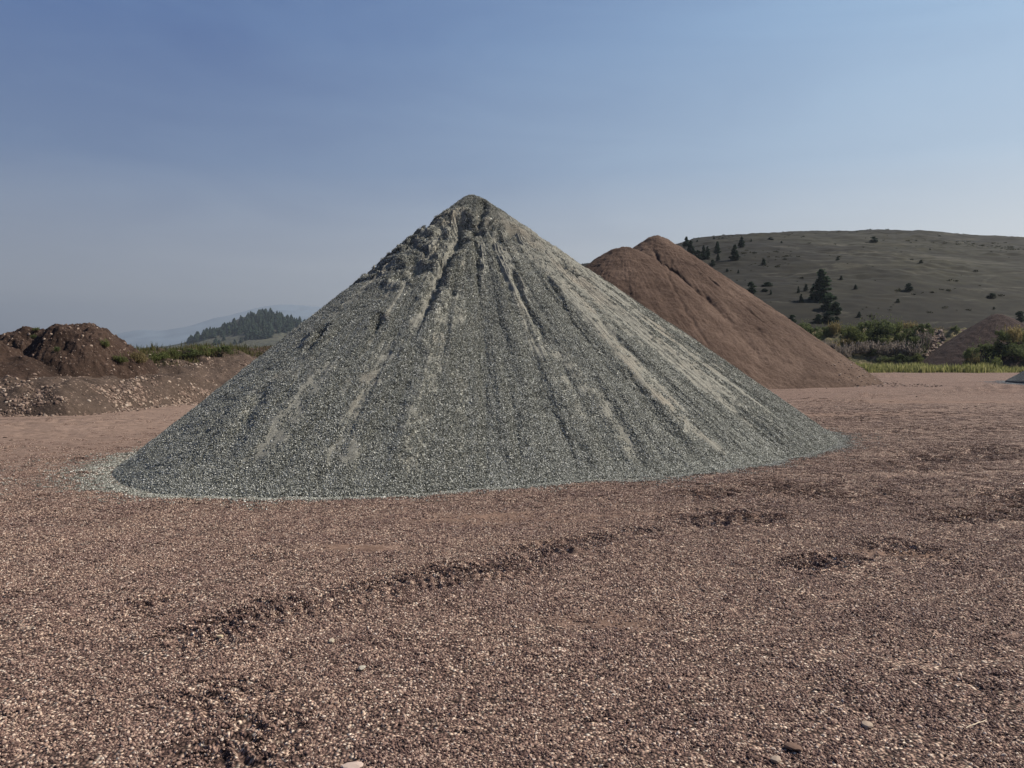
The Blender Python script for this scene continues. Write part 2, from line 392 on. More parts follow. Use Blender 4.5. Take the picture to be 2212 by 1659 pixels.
def feat(P): return [pile_xy(*pix2pile(*p)) for p in P]
GROOVES = [  # reference points, depth, width (m)
    ([(1000, 470), (985, 535), (965, 570), (945, 615), (915, 680), (880, 745)], .20, .085),
    ([(1054, 497), (1090, 494), (1118, 503), (1146, 514)], .34, .07),
    ([(1030, 535), (1030, 590), (1032, 650)], .10, .05),
    ([(1108, 590), (1130, 645), (1160, 700), (1182, 745)], .10, .045),
    ([(1046, 440), (1036, 480), (1030, 500)], .12, .06),
    ([(862, 610), (885, 600), (903, 588), (948, 594)], .26, .08),
    ([(1180, 600), (1215, 650), (1240, 700)], .06, .04),
    ([(1060, 510), (1072, 560), (1100, 640), (1112, 690)], .06, .05),
    ([(700, 715), (680, 738), (668, 752)], .17, .06),
    ([(820, 690), (810, 720)], .12, .06),
    ([(560, 850), (520, 930), (470, 1010)], .05, .12),
    ([(1040, 600), (1045, 760), (1060, 900)], .035, .10),
    ([(905, 780), (850, 900), (800, 1030)], .06, .12),
    ([(1130, 700), (1175, 860), (1250, 1010)], .05, .14),
    ([(1370, 830), (1450, 930), (1530, 1010)], .06, .13),
    ([(1300, 700), (1400, 790), (1500, 880)], .05, .08)]
PITS = [(984, 476, .11, .20), (986, 492, .10, .15), (1022, 494, .13, .22), (1044, 493, .09, .16), (1078, 517, .09, .16), (1106, 510, .09, .14), (1116, 517, .07, .12), (898, 562, .12, .2), (817, 698, .09, .14), (974, 627, .10, .12), (1044, 462, .07, .12), (1222, 570, .12, .22), (1243, 585, .1, .2), (925, 560, .10, .12), (955, 500, .12, .14), (880, 520, .12, .14), (905, 505, .1, .12)]
STREAKS = [  # tongues of washed-down fines
    ([(1168, 570), (1270, 690), (1400, 840), (1500, 930), (1590, 1005)], .13, 1.0),
    ([(1210, 770), (1290, 860), (1340, 930), (1400, 1020)], .16, .8),
    ([(700, 800), (620, 900), (560, 980), (532, 1040)], .22, .9),
    ([(830, 760), (770, 880), (722, 1035)], .2, .8),
    ([(985, 640), (930, 800), (900, 900), (875, 1062)], .22, .62),
    ([(1085, 540), (1120, 620), (1140, 700), (1180, 800)], .12, .8),
    ([(948, 615), (915, 680), (880, 730)], .11, 1.0),
    ([(850, 620), (818, 660)], .15, 1.0), ([(990, 690), (970, 730)], .08, .8),
    ([(1150, 520), (1250, 640), (1350, 730)], .3, .6), ([(1240, 610), (1400, 720), (1600, 860), (1700, 930)], .35, .6),
    ([(650, 780), (500, 890), (400, 960)], .35, .6), ([(990, 820), (1000, 950), (1010, 1050)], .14, .5)]
GROOVES = [(feat(P), d, w_) for P, d, w_ in GROOVES]; STREAKS = [(feat(P), w_, s_) for P, w_, s_ in STREAKS]
PITS = [(*pile_xy(*pix2pile(a, b_)), w_, d) for a, b_, w_, d in PITS]
def pile_shape(ph, t):
    """x, y, z and the share of fines"""
    x, y = pile_xy(ph, t); z = cone_z(t)
    e = (1-sstep(.93, 1.0, t))*sstep(0, .06, t)
    cph, sph = ph*6.0, t*6.0
    wob = .35*perlin(ph*5, t*3, 41)
    rill = fbm((ph+.06*wob)*8.5, t*1.1, 3, 42)
    z = z+e*(.045*rill*sstep(.1, .6, t)+.016*perlin((ph+.03*wob)*34, t*2.2, 45)*sstep(.05, .5, t)+.011*perlin(ph*95, t*6, 46))
    # slumped, crusted cap: lumps and little scarps, strongest on the left front
    capm = sstep(.05, .10, t)*(1-sstep(.30, .46, t+.08*perlin(ph*4, t*2, 47)))
    leftw = .22+.7*sstep(-1.35, -1.95, ph)+.7*sstep(2.6, 3.0, ph)
    wx_, wy_ = x+.15*perlin(x*3, y*3+z*2, 57), y+.15*perlin(x*3+7, y*3+z*2, 58)
    lump = .55-1.5*np.abs(perlin(wx_*2.3, wy_*2.3+z*1.8, 48))-.8*np.abs(perlin(wx_*5.5, wy_*5.5+z*4, 49))-.45*np.abs(perlin(wx_*12, wy_*12+z*8, 50))
    sc = fbm(wx_*1.6+3, z*3.4+wy_*.6, 3, 52); sc2 = fbm(wx_*4+3, z*7.4+wy_, 2, 53)
    scarp = (sstep(-.015, .02, sc)-.5)*1.0+(sstep(-.02, .02, sc2)-.5)*.4
    z = z+capm*np.clip(leftw, 0, 1)*(.085*lump+.10*scarp*sstep(.06, .2, t))
    rough = fbm(x*7, y*7+z*4, 3, 60)
    z = z+e*.007*rough+e*.012*fbm(x*2.2, y*2.2+z, 2, 61)
    for P, dp, wd in GROOVES:
        xs, ys = [p[0] for p in P], [p[1] for p in P]
        m = (x > min(xs)-.5) & (x < max(xs)+.5) & (y > min(ys)-.5) & (y < max(ys)+.5)
        if not np.any(m): continue
        xm = x[m]+.05*perlin(x[m]*5, y[m]*5, 63); ym = y[m]+.05*perlin(x[m]*5+9, y[m]*5, 64)
        d, a = polydist(xm, ym, P); L = sum(math.hypot(q[0]-p[0], q[1]-p[1]) for p, q in zip(P[:-1], P[1:]))
        q = np.exp(-(d/wd)**2); taper = (1-sstep(L*.55, L+.05, a))*.85+.15
        z[m] -= dp*q*taper*(.8+.5*perlin(a*6, a*0, 65)); z[m] += .3*dp*taper*np.exp(-((d-wd*1.9)/wd)**2)
    for x0, y0, wd, dp in PITS:
        d2 = ((x-x0)**2+(y-y0)**2)
        m = d2 < 1
        z[m] -= dp*np.exp(-d2[m]/wd**2*(1+.8*perlin(x[m]*9, y[m]*9, 66)))
    pw = ph+.05*wob+.035*perlin(ph*2.3, t*1.7, 76)
    fines = .62*perlin(pw*7, t*.7+4, 70)+.42*perlin(pw*19, t*1.0, 71)+.22*perlin(pw*47, t*1.7, 69)+.14*fbm(x*2.5, y*2.5+z, 3, 72)
    fines = fines+.42*(1-sstep(.20, .72, t))-.04-.22*sstep(.78, 1.0, t)+.62*sstep(-1.1, -.3, ph)*(1-sstep(.72, .96, t))  # extra pale fines on the right flank also paint in its sunlit brightness
    fines = .92*sstep(-.20, .75, fines)*(1-.85*(1-sstep(.05, .12, t)))
    for P, wd, s_ in STREAKS:
        xs, ys = [p[0] for p in P], [p[1] for p in P]
        m = (x > min(xs)-1) & (x < max(xs)+1) & (y > min(ys)-1) & (y < max(ys)+1)
        if not np.any(m): continue
        d, a = polydist(x[m]+.07*perlin(x[m]*3, y[m]*3, 73), y[m]+.07*perlin(x[m]*3, y[m]*3+5, 74), P)
        L = sum(math.hypot(q[0]-p[0], q[1]-p[1]) for p, q in zip(P[:-1], P[1:]))
        s2 = s_*np.exp(-(d/wd)**4)*(1-sstep(L-.3, L+.02, a)*(a > L-.3)*.9)*np.clip(.85+.3*perlin(x[m]*4, y[m]*4, 75), .4, 1)
        fines[m] = np.maximum(fines[m], s2); z[m] += .015*s2
    return x, y, np.maximum(z, -.25), fines
phs = np.concatenate([np.linspace(-np.pi-.35, .55, 1750), np.linspace(.55, np.pi-.35, 220)[1:-1]])
ts = np.concatenate([np.linspace(0, 1.0, 640), [1.02, 1.04]])
PH, TT = np.meshgrid(phs, ts, indexing='ij')
X, Y, Z, FN = pile_shape(PH, TT)
Z = Z+0.0; gz = ground_z(X, Y); foot = sstep(.82, 1.0, TT)
Z = np.where(TT > 1.0, gz-.12, Z+gz*foot)
mp, k, b = new_mat('crushed_stone_bank')
Pn = k.n('ShaderNodeNewGeometry').outputs['Position']
fa = k.n('ShaderNodeAttribute', attribute_name='fines').outputs['Fac']
v = k.n('ShaderNodeTexVoronoi', {'Vector': Pn, 'Scale': 42.0})
vr = k.n('ShaderNodeSeparateColor', {0: v.outputs['Color']}).outputs[0]
STONES = [(0.0, (.042, .044, .036)), (.25, (.108, .111, .094)), (.5, (.188, .193, .166)), (.72, (.300, .307, .268)), (.88, (.50, .508, .45)), (1.0, (.76, .76, .70))]
stc = k.ramp(vr, STONES)
g2 = k.rng(v.outputs['Distance'], .3, .75, 1.0, .15)
stc = k.mix(1.0, stc, k.n('ShaderNodeCombineColor', {0: g2, 1: g2, 2: g2}).outputs[0], 'MULTIPLY')
fn = k.noise(Pn, 46, 4, .9)
fc = k.ramp(fn, [(.3, (0.080, 0.077, 0.065)), (.45, (0.172, 0.169, 0.144)), (.55, (0.232, 0.227, 0.195)), (.7, (0.400, 0.395, 0.351))])
warm = k.noise(Pn, .9, 4, .6)
fc = k.mix(k.rng(warm, .52, .68, 0, .45), fc, k.mix(1, fc, (1.12, .95, .84, 1), 'MULTIPLY'))
fe = k.rng(k.math('ADD', fa, k.rng(k.noise(Pn, 18, 4, .8), .3, .7, -.35, .35)), .15, .75)
c = k.mix(fe, stc, fc)
k.set(b.inputs['Base Color'], c)
bmp = k.n('ShaderNodeBump', {'Strength': .8, 'Distance': .02, 'Height': k.mix(fe, k.math('SUBTRACT', 1, v.outputs['Distance']), fn)})
k.set(b.inputs['Normal'], bmp.outputs[0])
pile = grid_obj('gravel_pile', X, Y, Z, mp, attrs={'fines': FN.ravel()}, flip=False,
    label='tall conical pile of crushed grey-green gravel with runnels down its slopes', category='gravel pile')
# closes the ring of the cone
pile.data.validate()

# loose stones lying on the slopes
SV = [cluster_mesh('stone_bed', 27, .052, .0042, .0108, ICO1, .6, .66, .5, .3, smooth=False, power=1.6) for _ in range(14)]
m_st = stone_mat('crushed_stones', STONES)
def sample_grid(X, Y, Z, n, wt=None):
    """n random points on a grid surface, with normals, evenly by area"""
    P00 = np.stack([X, Y, Z], -1); a = P00[1:, :-1]-P00[:-1, :-1]; c_ = P00[:-1, 1:]-P00[:-1, :-1]
    nn = np.cross(a, c_); ar = np.linalg.norm(nn, axis=-1)
    if wt is not None: ar = ar*wt[:-1, :-1]
    cs = np.cumsum(ar.ravel()); i = np.searchsorted(cs, rng.uniform(0, cs[-1], n)); i = np.minimum(i, len(cs)-1)
    u = rng.random((n, 2)); I, J = np.unravel_index(i, ar.shape)
    p = P00[I, J]+a[I, J]*u[:, :1]+c_[I, J]*u[:, 1:]
    nv = nn[I, J]; nv = nv/np.maximum(np.linalg.norm(nv, axis=-1, keepdims=True), 1e-9); nv *= np.sign(nv[:, 2:3]+1e-9)
    return p, nv, I, J
vis = ((PH < .62) & (TT < .995)).astype(float)
wt = vis*np.clip(1.08-FN*1.35, .05, 1)
p, nv, I, J = sample_grid(X, Y, Z, 72000, wt)
cn = np.stack([p[:, 0]-APX, p[:, 1]-APY], -1); cn /= np.maximum(np.linalg.norm(cn, axis=1, keepdims=True), 1e-6)
smooth_n = np.concatenate([cn*.6, np.full((len(p), 1), .8)], 1)       # beds lie along the general slope
nv = .35*nv+.65*smooth_n
sc = (.66+.46*TT[I, J])*rng.uniform(.8, 1.15, len(p))
scatter('loose_stones', p, nv, sc, SV, m_st, pile)
# spilled apron round the foot
ph = rng.uniform(-np.pi-.35, .6, 17000)
ext = .07+.35*np.clip(perlin(ph*5, ph*0, 80)+.15, 0, 1)+.60*np.exp(-((ph+2.5)/.35)**2)+.15*np.exp(-((ph+.02)/.25)**2)
d = np.abs(rng.normal(0, 1, len(ph)))*ext*np.where(rng.random(len(ph)) < .15, 1.5, .45)
q = 1+d/Rb(ph); x, y = pile_xy(ph, q); z0, n0 = ground_normal(x, y)
SS = [cluster_mesh('spilled_stones', 5, .06, .005, .012, ICO1, .6, .7, .6, .4, smooth=False) for _ in range(8)]
scatter('spilled_stones', np.stack([x, y, z0+.004], -1), n0, rng.uniform(.8, 1.1, len(x)), SS, m_st, pile)

# yard pebbles, everywhere but under the pile
phq = np.arctan2(py_-APY, px_-APX); out = np.hypot(px_-APX, py_-APY) > Rb(phq)*.985
px_, py_ = px_[out], py_[out]
rq = np.hypot(px_, py_); near_ = rq < 8.5; far_ = ~near_
xs_, ys_ = px_[near_], py_[near_]
xs_ = np.concatenate([xs_+rng.normal(0, .04, len(xs_)) for _ in range(3)]); ys_ = np.concatenate([ys_+rng.normal(0, .04, len(ys_)) for _ in range(3)])
xf_, yf_ = px_[far_], py_[far_]
zs_, ns_ = ground_normal(xs_, ys_, .012)
GN_ = [cluster_mesh('pebble_bed', 27, .045, .0034, .0092, ICO2, .3, .6, .5, .5) for _ in range(16)]
scatter('pebbles', np.stack([xs_, ys_, zs_-.002], -1), ns_, rng.uniform(.7, 1.3, len(xs_)), GN_, m_peb,
    label='reddish brown pebbles strewn over the near part of the yard', category='pebbles')
zf_, nf_ = ground_normal(xf_, yf_, .04)
scatter('pebbles', np.stack([xf_, yf_, zf_-.002], -1), nf_, rng.uniform(.75, 1.3, len(xf_)), GV, m_peb,
    label='reddish brown pebbles thinning out over the far part of the yard', category='pebbles')

# ================================================================ FAR LAND
def raycast(hfun, px, py, y0, y1, n=4000):
    u, e = ray(px, py); y = np.linspace(y0, y1, n); x = u*y; z = CAMH+e*y
    below = z <= hfun(x, y)
    i = int(np.argmax(below)) if below.any() else n-1
    return float(x[i]), float(y[i]), float(hfun(x[i:i+1], y[i:i+1])[0])
def ridge_fun(crest, ya, yb, relief=None, foot=-.5):
    """rounded hill whose skyline runs through the crest reference points"""
    us = np.array([ray(*p)[0] for p in crest]); es = np.array([ray(*p)[1] for p in crest])
    o = np.argsort(us); us, es = us[o], es[o]
    uu = np.linspace(us[0]-.3, us[-1]+.3, 900); ee = np.interp(uu, us, es)
    ke = np.exp(-np.linspace(-2, 2, 15)**2); ke /= ke.sum(); ee = np.convolve(np.pad(ee, 7, 'edge'), ke, 'valid')
    def g(t): return np.where(t < 0, 0, np.where(t < 1, np.sin(np.clip(t, 0, 1)*np.pi/2)**.92, 1-.35*(t-1)**2))
    yy = np.linspace(ya+1, yb*1.1, 600); gg = g((yy-ya)/(yb-ya))
    tab_e = np.linspace(0, es.max()*1.1+.01, 60)
    # amplitude needed for a wanted skyline tangent
    amps = np.linspace(0, (es.max()+.05)*yb*1.6, 400); sk = np.array([np.max((a*gg-CAMH)/yy) for a in amps])
    def h(x, y):
        u = x/np.maximum(y, 1); e = np.interp(u, uu, ee); A = np.interp(e, sk, amps); t = (y-ya)/(yb-ya)
        z = A*g(t)+foot*(t <= 0)
        if relief is not None: z = z+relief(x, y)*sstep(0, .3, t)
        return z
    return h
def hill_mat(name, cols, scale, scar=None, plain=False):
    m, k, b = new_mat(name)
    P = k.n('ShaderNodeNewGeometry').outputs['Position']
    n1 = k.noise(P, scale, 6, .6, .4); c = k.ramp(n1, [(.36, cols[0]), (.5, cols[1]), (.62, cols[2])])
    lines = k.noise(k.mapv(P, (.02, .02, 1.1)), 1.0, 5, .65, .8)        # terracettes along the contour
    c = k.mix(k.rng(lines, .52, .66, 0, 0 if plain else .45), c, cols[0]+(1,))
    tus = k.noise(P, scale*22, 3, .7); c = c if plain else k.mix(1, c, k.ramp(tus, [(.36, (.55, .55, .53)), (.5, (1, 1, 1)), (.64, (1.4, 1.38, 1.32))]), 'MULTIPLY')
    if scar:
        s_ = k.noise(k.mapv(P, (.03, .05, .16)), 1.0, 6, .75, .9)
        c = k.mix(k.rng(s_, .56, .66, 0, .75), c, scar+(1,))
        s2 = k.noise(k.mapv(P, (.05, .07, .35), (.3, 0, 0)), 1.0, 6, .75, .9)
        c = k.mix(k.rng(s2, .60, .68, 0, .8), c, (.004, .005, .004, 1))
    k.set(b.inputs['Base Color'], c)
    return m
HC = [(1180, 592), (1245, 574), (1330, 566), (1420, 545), (1455, 531), (1500, 516), (1560, 510), (1600, 507), (1750, 500), (1870, 498), (1930, 499), (2000, 503), (2060, 508), (2120, 512), (2212, 514), (2400, 530), (2700, 560)]
hr = lambda x, y: 1.3*fbm(x/55, y/55, 3, 101)+.35*fbm(x/9, y/9, 3, 104)+.5*sstep(.05, .3, perlin(x/30, y/12, 107))*perlin(x/4, y/2.5, 108)
h_right = ridge_fun(HC, 125, 430, hr)
m_h = hill_mat('dry_grass_hill', [(0.006, 0.005, 0.003), (0.011, 0.010, 0.006), (0.019, 0.018, 0.010)], .012, (0.066, 0.061, 0.044))
U = np.linspace(.02, 1.35, 620); Yv = np.concatenate([np.linspace(118, 440, 520), np.linspace(446, 760, 40)])
UU, YY = np.meshgrid(U, Yv, indexing='ij'); XX = UU*YY
grid_obj('hillside', XX, YY, h_right(XX, YY), m_h, flip=True, kind='structure', label='long rounded hill of dry grass behind the pit')
# the wooded knoll far to the left, and the hazy mountains behind it
KC = [(p[0]*.864, p[1]*.864) for p in [(300, 884), (380, 870), (459, 858), (505, 836), (564, 816), (603, 797), (657, 783), (692, 786), (719, 797), (778, 810), (860, 832), (960, 850), (1100, 868)]]
h_knoll = ridge_fun(KC, 1150, 1700, lambda x, y: 5*fbm(x/160, y/160, 3, 111))
UU, YY = np.meshgrid(np.linspace(-.52, -.04, 200), np.linspace(1100, 2300, 120), indexing='ij'); XX = UU*YY
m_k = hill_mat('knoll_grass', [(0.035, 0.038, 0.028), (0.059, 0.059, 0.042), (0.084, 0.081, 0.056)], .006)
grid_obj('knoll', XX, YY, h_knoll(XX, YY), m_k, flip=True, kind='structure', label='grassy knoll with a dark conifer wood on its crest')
MC = [(p[0]*.864, p[1]*.864) for p in [(-400, 870), (100, 862), (225, 850), (253, 845), (311, 833), (365, 825), (412, 828), (466, 818), (544, 796), (622, 777), (680, 766), (750, 765), (816, 768), (900, 790), (1000, 800), (1200, 830), (1600, 860)]]
h_mtn = ridge_fun(MC, 5000, 7800, lambda x, y: 22*fbm(x/600, y/600, 4, 121))
UU, YY = np.meshgrid(np.linspace(-1.0, .2, 260), np.linspace(4900, 9400, 120), indexing='ij'); XX = UU*YY
m_m = hill_mat('mountain_haze_tint', [(.115, .155, .20), (.145, .19, .24), (.165, .215, .265)], .0018, plain=True)  # distance haze painted into the slope colour as a pale blue tint
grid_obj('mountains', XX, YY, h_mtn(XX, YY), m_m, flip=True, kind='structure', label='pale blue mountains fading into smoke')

# ---------------------------------------------------------------- trees
def leaf_mat(name, cols, spec=.12):
    m, k, b = new_mat(name, .75, spec)
    at = k.n('ShaderNodeAttribute', attribute_name='rnd').outputs['Fac']
    oi = k.n('ShaderNodeObjectInfo').outputs['Random']
    c = k.ramp(at, [(0, cols[0]), (.5, cols[1]), (1, cols[2])])
    c = k.mix(1, c, k.ramp(oi, [(0, (.8, .8, .8)), (1, (1.2, 1.2, 1.15))]), 'MULTIPLY')
    k.set(b.inputs['Base Color'], c)
    tr = k.n('ShaderNodeBsdfTranslucent', {0: c}); out = [q for q in m.node_tree.nodes if q.type == 'OUTPUT_MATERIAL'][0]
    mx = k.n('ShaderNodeMixShader', {0: .42, 1: b.outputs[0], 2: tr.outputs[0]}); m.node_tree.links.new(mx.outputs[0], out.inputs[0])
    return m
m_con = leaf_mat('conifer_needles', [(0.015, 0.027, 0.020), (0.029, 0.048, 0.031), (0.050, 0.070, 0.042)])
m_bark, k, b = new_mat('bark'); k.set(b.inputs['Base Color'], k.ramp(k.noise(k.n('ShaderNodeNewGeometry').outputs['Position'], 8, 4), [(.3, (.035, .026, .02)), (.7, (.09, .07, .055))]))
def quad_cloud(C_, A, B):
    """quads centred at C with half-axes A and B"""
    V = np.stack([C_-A-B, C_+A-B, C_+A+B, C_-A+B], 1).reshape(-1, 3)
    return V, np.arange(len(V)).reshape(-1, 4)
def rnd_axes(n, s, flat=None):
    a = rng.normal(size=(n, 3)); 
    if flat is not None: a[:, 2] *= flat
    a /= np.linalg.norm(a, axis=1, keepdims=True); b_ = rng.normal(size=(n, 3)); b_ -= (b_*a).sum(1, keepdims=True)*a
    b_ /= np.linalg.norm(b_, axis=1, keepdims=True)
    return a*s[:, None], b_*s[:, None]*.6
def crown_mesh(name, n, wide, seed, ragged=.25, base=.06, power=.85):
    """conifer crown of unit height: boughs in whorls, each a spray of needle tufts"""
    rs = np.random.default_rng(seed)
    nb = 90; bz = base+(1-base)*rs.random(nb)**1.15; ba = rs.uniform(0, 2*np.pi, nb)
    bl = wide*np.clip((1-bz)**power, .03, 1)*(1-ragged+2*ragged*rs.random(nb))*np.where(bz < base+.1, .75, 1)
    i = rs.integers(0, nb, n); f_ = rs.random(n)**.6
    lx = bl[i]*f_; sp = .12*wide*(.4+f_)
    C_ = np.stack([lx*np.cos(ba[i])+rs.normal(0, 1, n)*sp*.5, lx*np.sin(ba[i])+rs.normal(0, 1, n)*sp*.5, bz[i]-.16*lx+.05*lx*lx/wide+rs.normal(0, .012, n)], -1)
    C_[:, 2] = np.clip(C_[:, 2], .01, 1)
    s = rs.uniform(.018, .042, n)*(wide/.25)**.5
    A, B = rnd_axes(n, s, .5); V, F = quad_cloud(C_, A, B)
    return mesh_from(name, V, F, False, {'rnd': np.repeat(rs.random(n), 4)})
def trunk_mesh(name, h=.92, r=.018):
    n = 7; zs = np.array([-.03, .05, .3, .6, h]); rs_ = np.array([1.5, 1.1, .8, .5, .1])*r
    a = np.linspace(0, 2*np.pi, n, endpoint=False)
    V = np.stack([np.outer(np.cos(a), rs_), np.outer(np.sin(a), rs_), np.tile(zs, (n, 1))], -1).reshape(-1, 3)
    me = mesh_from(name, V, grid_faces(n, 5, True)); me.materials.append(m_bark); return me
T_MESH = trunk_mesh('trunk')
CR = [crown_mesh('crown', 5200, w_, 200+i, rg, bs, pw) for i, (w_, rg, bs, pw) in enumerate([(.27, .25, .05, .85), (.24, .35, .08, .7), (.30, .3, .04, .75), (.22, .3, .12, .6)])]
ROUND = [crown_mesh('crown', 3600, .45, 230+i, .35, .03, .35) for i in range(2)]
for m_ in CR+ROUND: m_.materials.append(m_con)
def tree(name, x, y, z, h, wpx_ratio, crown, label, cat, group):
    """h metres tall; wpx_ratio: crown width over height"""
    t = bpy.data.objects.new(name, None); COL.objects.link(t); t.location = (x, y, z-.02*h); t.rotation_euler.z = random.uniform(0, 6.28)
    w0 = {0: .5, 1: .44, 2: .56, 3: .4}.get(CR.index(crown) if crown in CR else -1, .82)
    q = wpx_ratio/w0; t.scale = (h*q, h*q, h); t.empty_display_size = .1
    t['label'] = label; t['category'] = cat; t['group'] = group
    link('crown', crown, None, t); link('trunk', T_MESH, None, t)
    return t
HT = [ # base point (2560 frame), height px, width px, words
 (1716, 616, 24, 16, 'dark conifer breaking the skyline at the left end of the hill'), (1727, 637, 35, 20, 'broad dark conifer just below the skyline conifer, left end of the hill'),
 (1706, 639, 16, 13, 'small round conifer half hidden by the brown pile, left end of the hill'), (1744, 653, 27, 20, 'leftmost tree of the dense clump under the hill skyline'),
 (1759, 648, 34, 14, 'tall slim middle tree of the dense clump under the hill skyline'), (1769, 646, 30, 13, 'right tree of the dense clump under the hill skyline'),
 (1793, 634, 30, 14, 'upright conifer right of the dense clump, above two small round trees'), (1795, 653, 18, 9, 'small slim tree below the upright conifer on the upper hill'),
 (1782, 664, 15, 11, 'small round tree lowest on the slope beside the brown pile top'), (1837, 651, 39, 20, 'pointed solitary conifer in the open right of the tree clump'),
 (1854, 618, 26, 15, 'conifer on the skyline slope, just above the pointed solitary one'), (1909, 662, 16, 10, 'small conifer alone on the open slope, mid height of the hill'),
 (1878, 732, 27, 21, 'dense round conifer halfway down the slope by the brown pile'), (1980, 805, 18, 16, 'round dark tree at the hill foot where the brown pile meets it'),
 (1963, 804, 14, 7, 'thin tree peeping out just above the brown pile flank'), (2054, 751, 77, 45, 'tallest conifer on the hill, broad and dark'),
 (2070, 775, 36, 33, 'wide bushy tree at the foot of the tallest conifer'), (2089, 784, 30, 22, 'round dark tree low right of the tallest conifer'),
 (2072, 805, 27, 26, 'rounded tree at the bank top below the tallest conifer'), (2046, 806, 20, 18, 'smaller rounded tree at the bank top, left of its rounded neighbour'),
 (2091, 802, 11, 12, 'tiny bushy tree at the bank top right of the rounded pair'), (2087, 749, 9, 11, 'little round tree touching the right side of the tallest conifer'),
 (2029, 731, 9, 8, 'little round tree touching the left side of the tallest conifer'),
 (2015, 728, 18, 10, 'thin young conifer left of the tallest conifer'), (1996, 732, 16, 7, 'spindly young tree, leftmost of the thin ones by the tallest conifer'),
 (2003, 756, 21, 10, 'ragged thin tree below the spindly ones left of the tallest conifer'), (2139, 723, 12, 8, 'small dark pointed tree right of the tallest conifer'),
 (2103, 699, 10, 7, 'tiny tree up the slope right of the tallest conifer tip'), (2148, 793, 14, 9, 'small tree low on the slope just above the bank scrub'),
 (2272, 727, 19, 16, 'open branched tree casting a thin shadow on the right half of the hill'), (2245, 756, 9, 8, 'tiny round tree below the open branched one'),
 (2550, 808, 30, 22, 'bluish conifer at the right edge of view, low on the hill'), (1846, 683, 9, 5, 'tiny thin sapling on the slope left of the lone small conifer'),
 (2485, 773, 6, 5, 'tiny sapling above the dark purple pile')]
BU = [(2184, 605, 12, 19, 'dark wide bush standing high on the bare right part of the hill'), (2094, 651, 7, 9, 'small dark bush high above the tallest conifer'),
 (1927, 599, 5, 14, 'low flat bush near the top of the hill'), (1954, 608, 5, 5, 'tiny dark bush near the hill top, right of the low flat one'), (2303, 657, 7, 8, 'small bush high on the bare right part of the slope'),
 (2325, 625, 4, 4, 'speck of a bush near the crest above the small one'), (1785, 598, 6, 5, 'tiny bush on the skyline between the clump and the skyline conifer'),
 (1743, 605, 5, 5, 'speck of a bush by the skyline at the left end of the hill'), (1878, 604, 6, 4, 'tiny dark bush right of the skyline slope conifer'), (1818, 679, 7, 7, 'small bush below the pointed solitary conifer'),
 (1918, 715, 9, 24, 'wide low dark thicket on the slope left of the thin young trees'), (1912, 728, 6, 16, 'low dark thicket just under the wider one'), (1927, 736, 11, 5, 'thin dark bush below the low thickets'),
 (2480, 744, 10, 20, 'brownish low bush on the far right of the slope')]
G1 = 'scattered conifers on the dry hill'
for i, (bx, by, hp, wp, lb) in enumerate(HT):
    x, y, z = raycast(h_right, bx*.864, by*.864, 130, 460); h = hp*.864/FPX*y
    rt = wp/hp*1.15; cr = ROUND[i % 2] if rt > .82 else (CR[i % 4] if hp < 70 else CR[2])
    tree('conifer', x, y, z, h, rt, cr, lb, 'tree', G1)
for i, (bx, by, hp, wp, lb) in enumerate(BU):
    x, y, z = raycast(h_right, bx*.864, by*.864, 130, 460); h = hp*.864/FPX*y*1.1
    tree('bush', x, y, z, h, wp/hp*.9, ROUND[i % 2], lb, 'bush', 'bushes dotted over the dry hill')
# low tussocks and scrub dotting the hill
TF = []
for i in range(5):
    C_ = np.stack([rng.normal(0, .42, 46), rng.normal(0, .42, 46), np.abs(rng.normal(0, .22, 46))], -1); A, B = rnd_axes(46, rng.uniform(.10, .24, 46))
    Vq, Fq = quad_cloud(C_, A, B); TF.append(mesh_from('tussock', Vq, Fq, False, {'rnd': np.repeat(rng.random(46), 4)}))
m_tf = leaf_mat('tussock_leaves', [(.008, .012, .006), (.022, .024, .012), (.050, .046, .026)])
uq = rng.uniform(.04, .78, 26000); yq = rng.uniform(132, 432, 26000); xq = uq*yq
den = fbm(xq/45, yq/30, 3, 271)+.5*perlin(xq/9, yq/5, 272)
ok_ = (rng.random(26000) < np.clip(.8*(den-.30), .012, .6)) & (yq > 135)
xq, yq = xq[ok_], yq[ok_]
scatter('tussocks', np.stack([xq, yq, h_right(xq, yq)], -1), np.tile([0, 0, 1.], (len(xq), 1)), .22+.6*rng.random(len(xq))**3, TF, m_tf, label='low tussocks and scrub dotted over the dry hill', category='tussocks')
# the wood on the knoll
from bisect import bisect
poly = [(1180, 300), (1240, 262), (1300, 240), (1450, 190), (1550, 140), (1690, 95), (1780, 105), (1815, 130), (1850, 140), (2000, 170), (2060, 190), (2060, 215), (1960, 190), (1880, 190), (1840, 235), (1790, 230), (1755, 175), (1745, 250), (1690, 270), (1640, 265), (1590, 285), (1560, 240), (1500, 235), (1450, 250), (1400, 248), (1290, 280), (1210, 297)]
def inside(p, poly):
    c_ = False; j = len(poly)-1
    for i in range(len(poly)):
        if (poly[i][1] > p[1]) != (poly[j][1] > p[1]) and p[0] < (poly[j][0]-poly[i][0])*(p[1]-poly[i][1])/(poly[j][1]-poly[i][1])+poly[i][0]: c_ = not c_
        j = i
    return c_
W = []
while len(W) < 275:
    q = (random.uniform(1180, 2060), random.uniform(90, 300))
    if inside(q, poly): W.append((q[0], q[1]+14))
W += [(random.uniform(1180, 2000), None) for _ in range(0)]
loose = [(1390, 300), (1410, 310), (1440, 285), (1510, 305), (1550, 300), (1620, 280), (1660, 262), (1585, 275), (1700, 262), (1730, 268), (1790, 238), (1830, 235), (1870, 246), (1895, 240), (1915, 215), (1380, 312), (1500, 225), (1470, 245), (1950, 212), (1705, 275)]
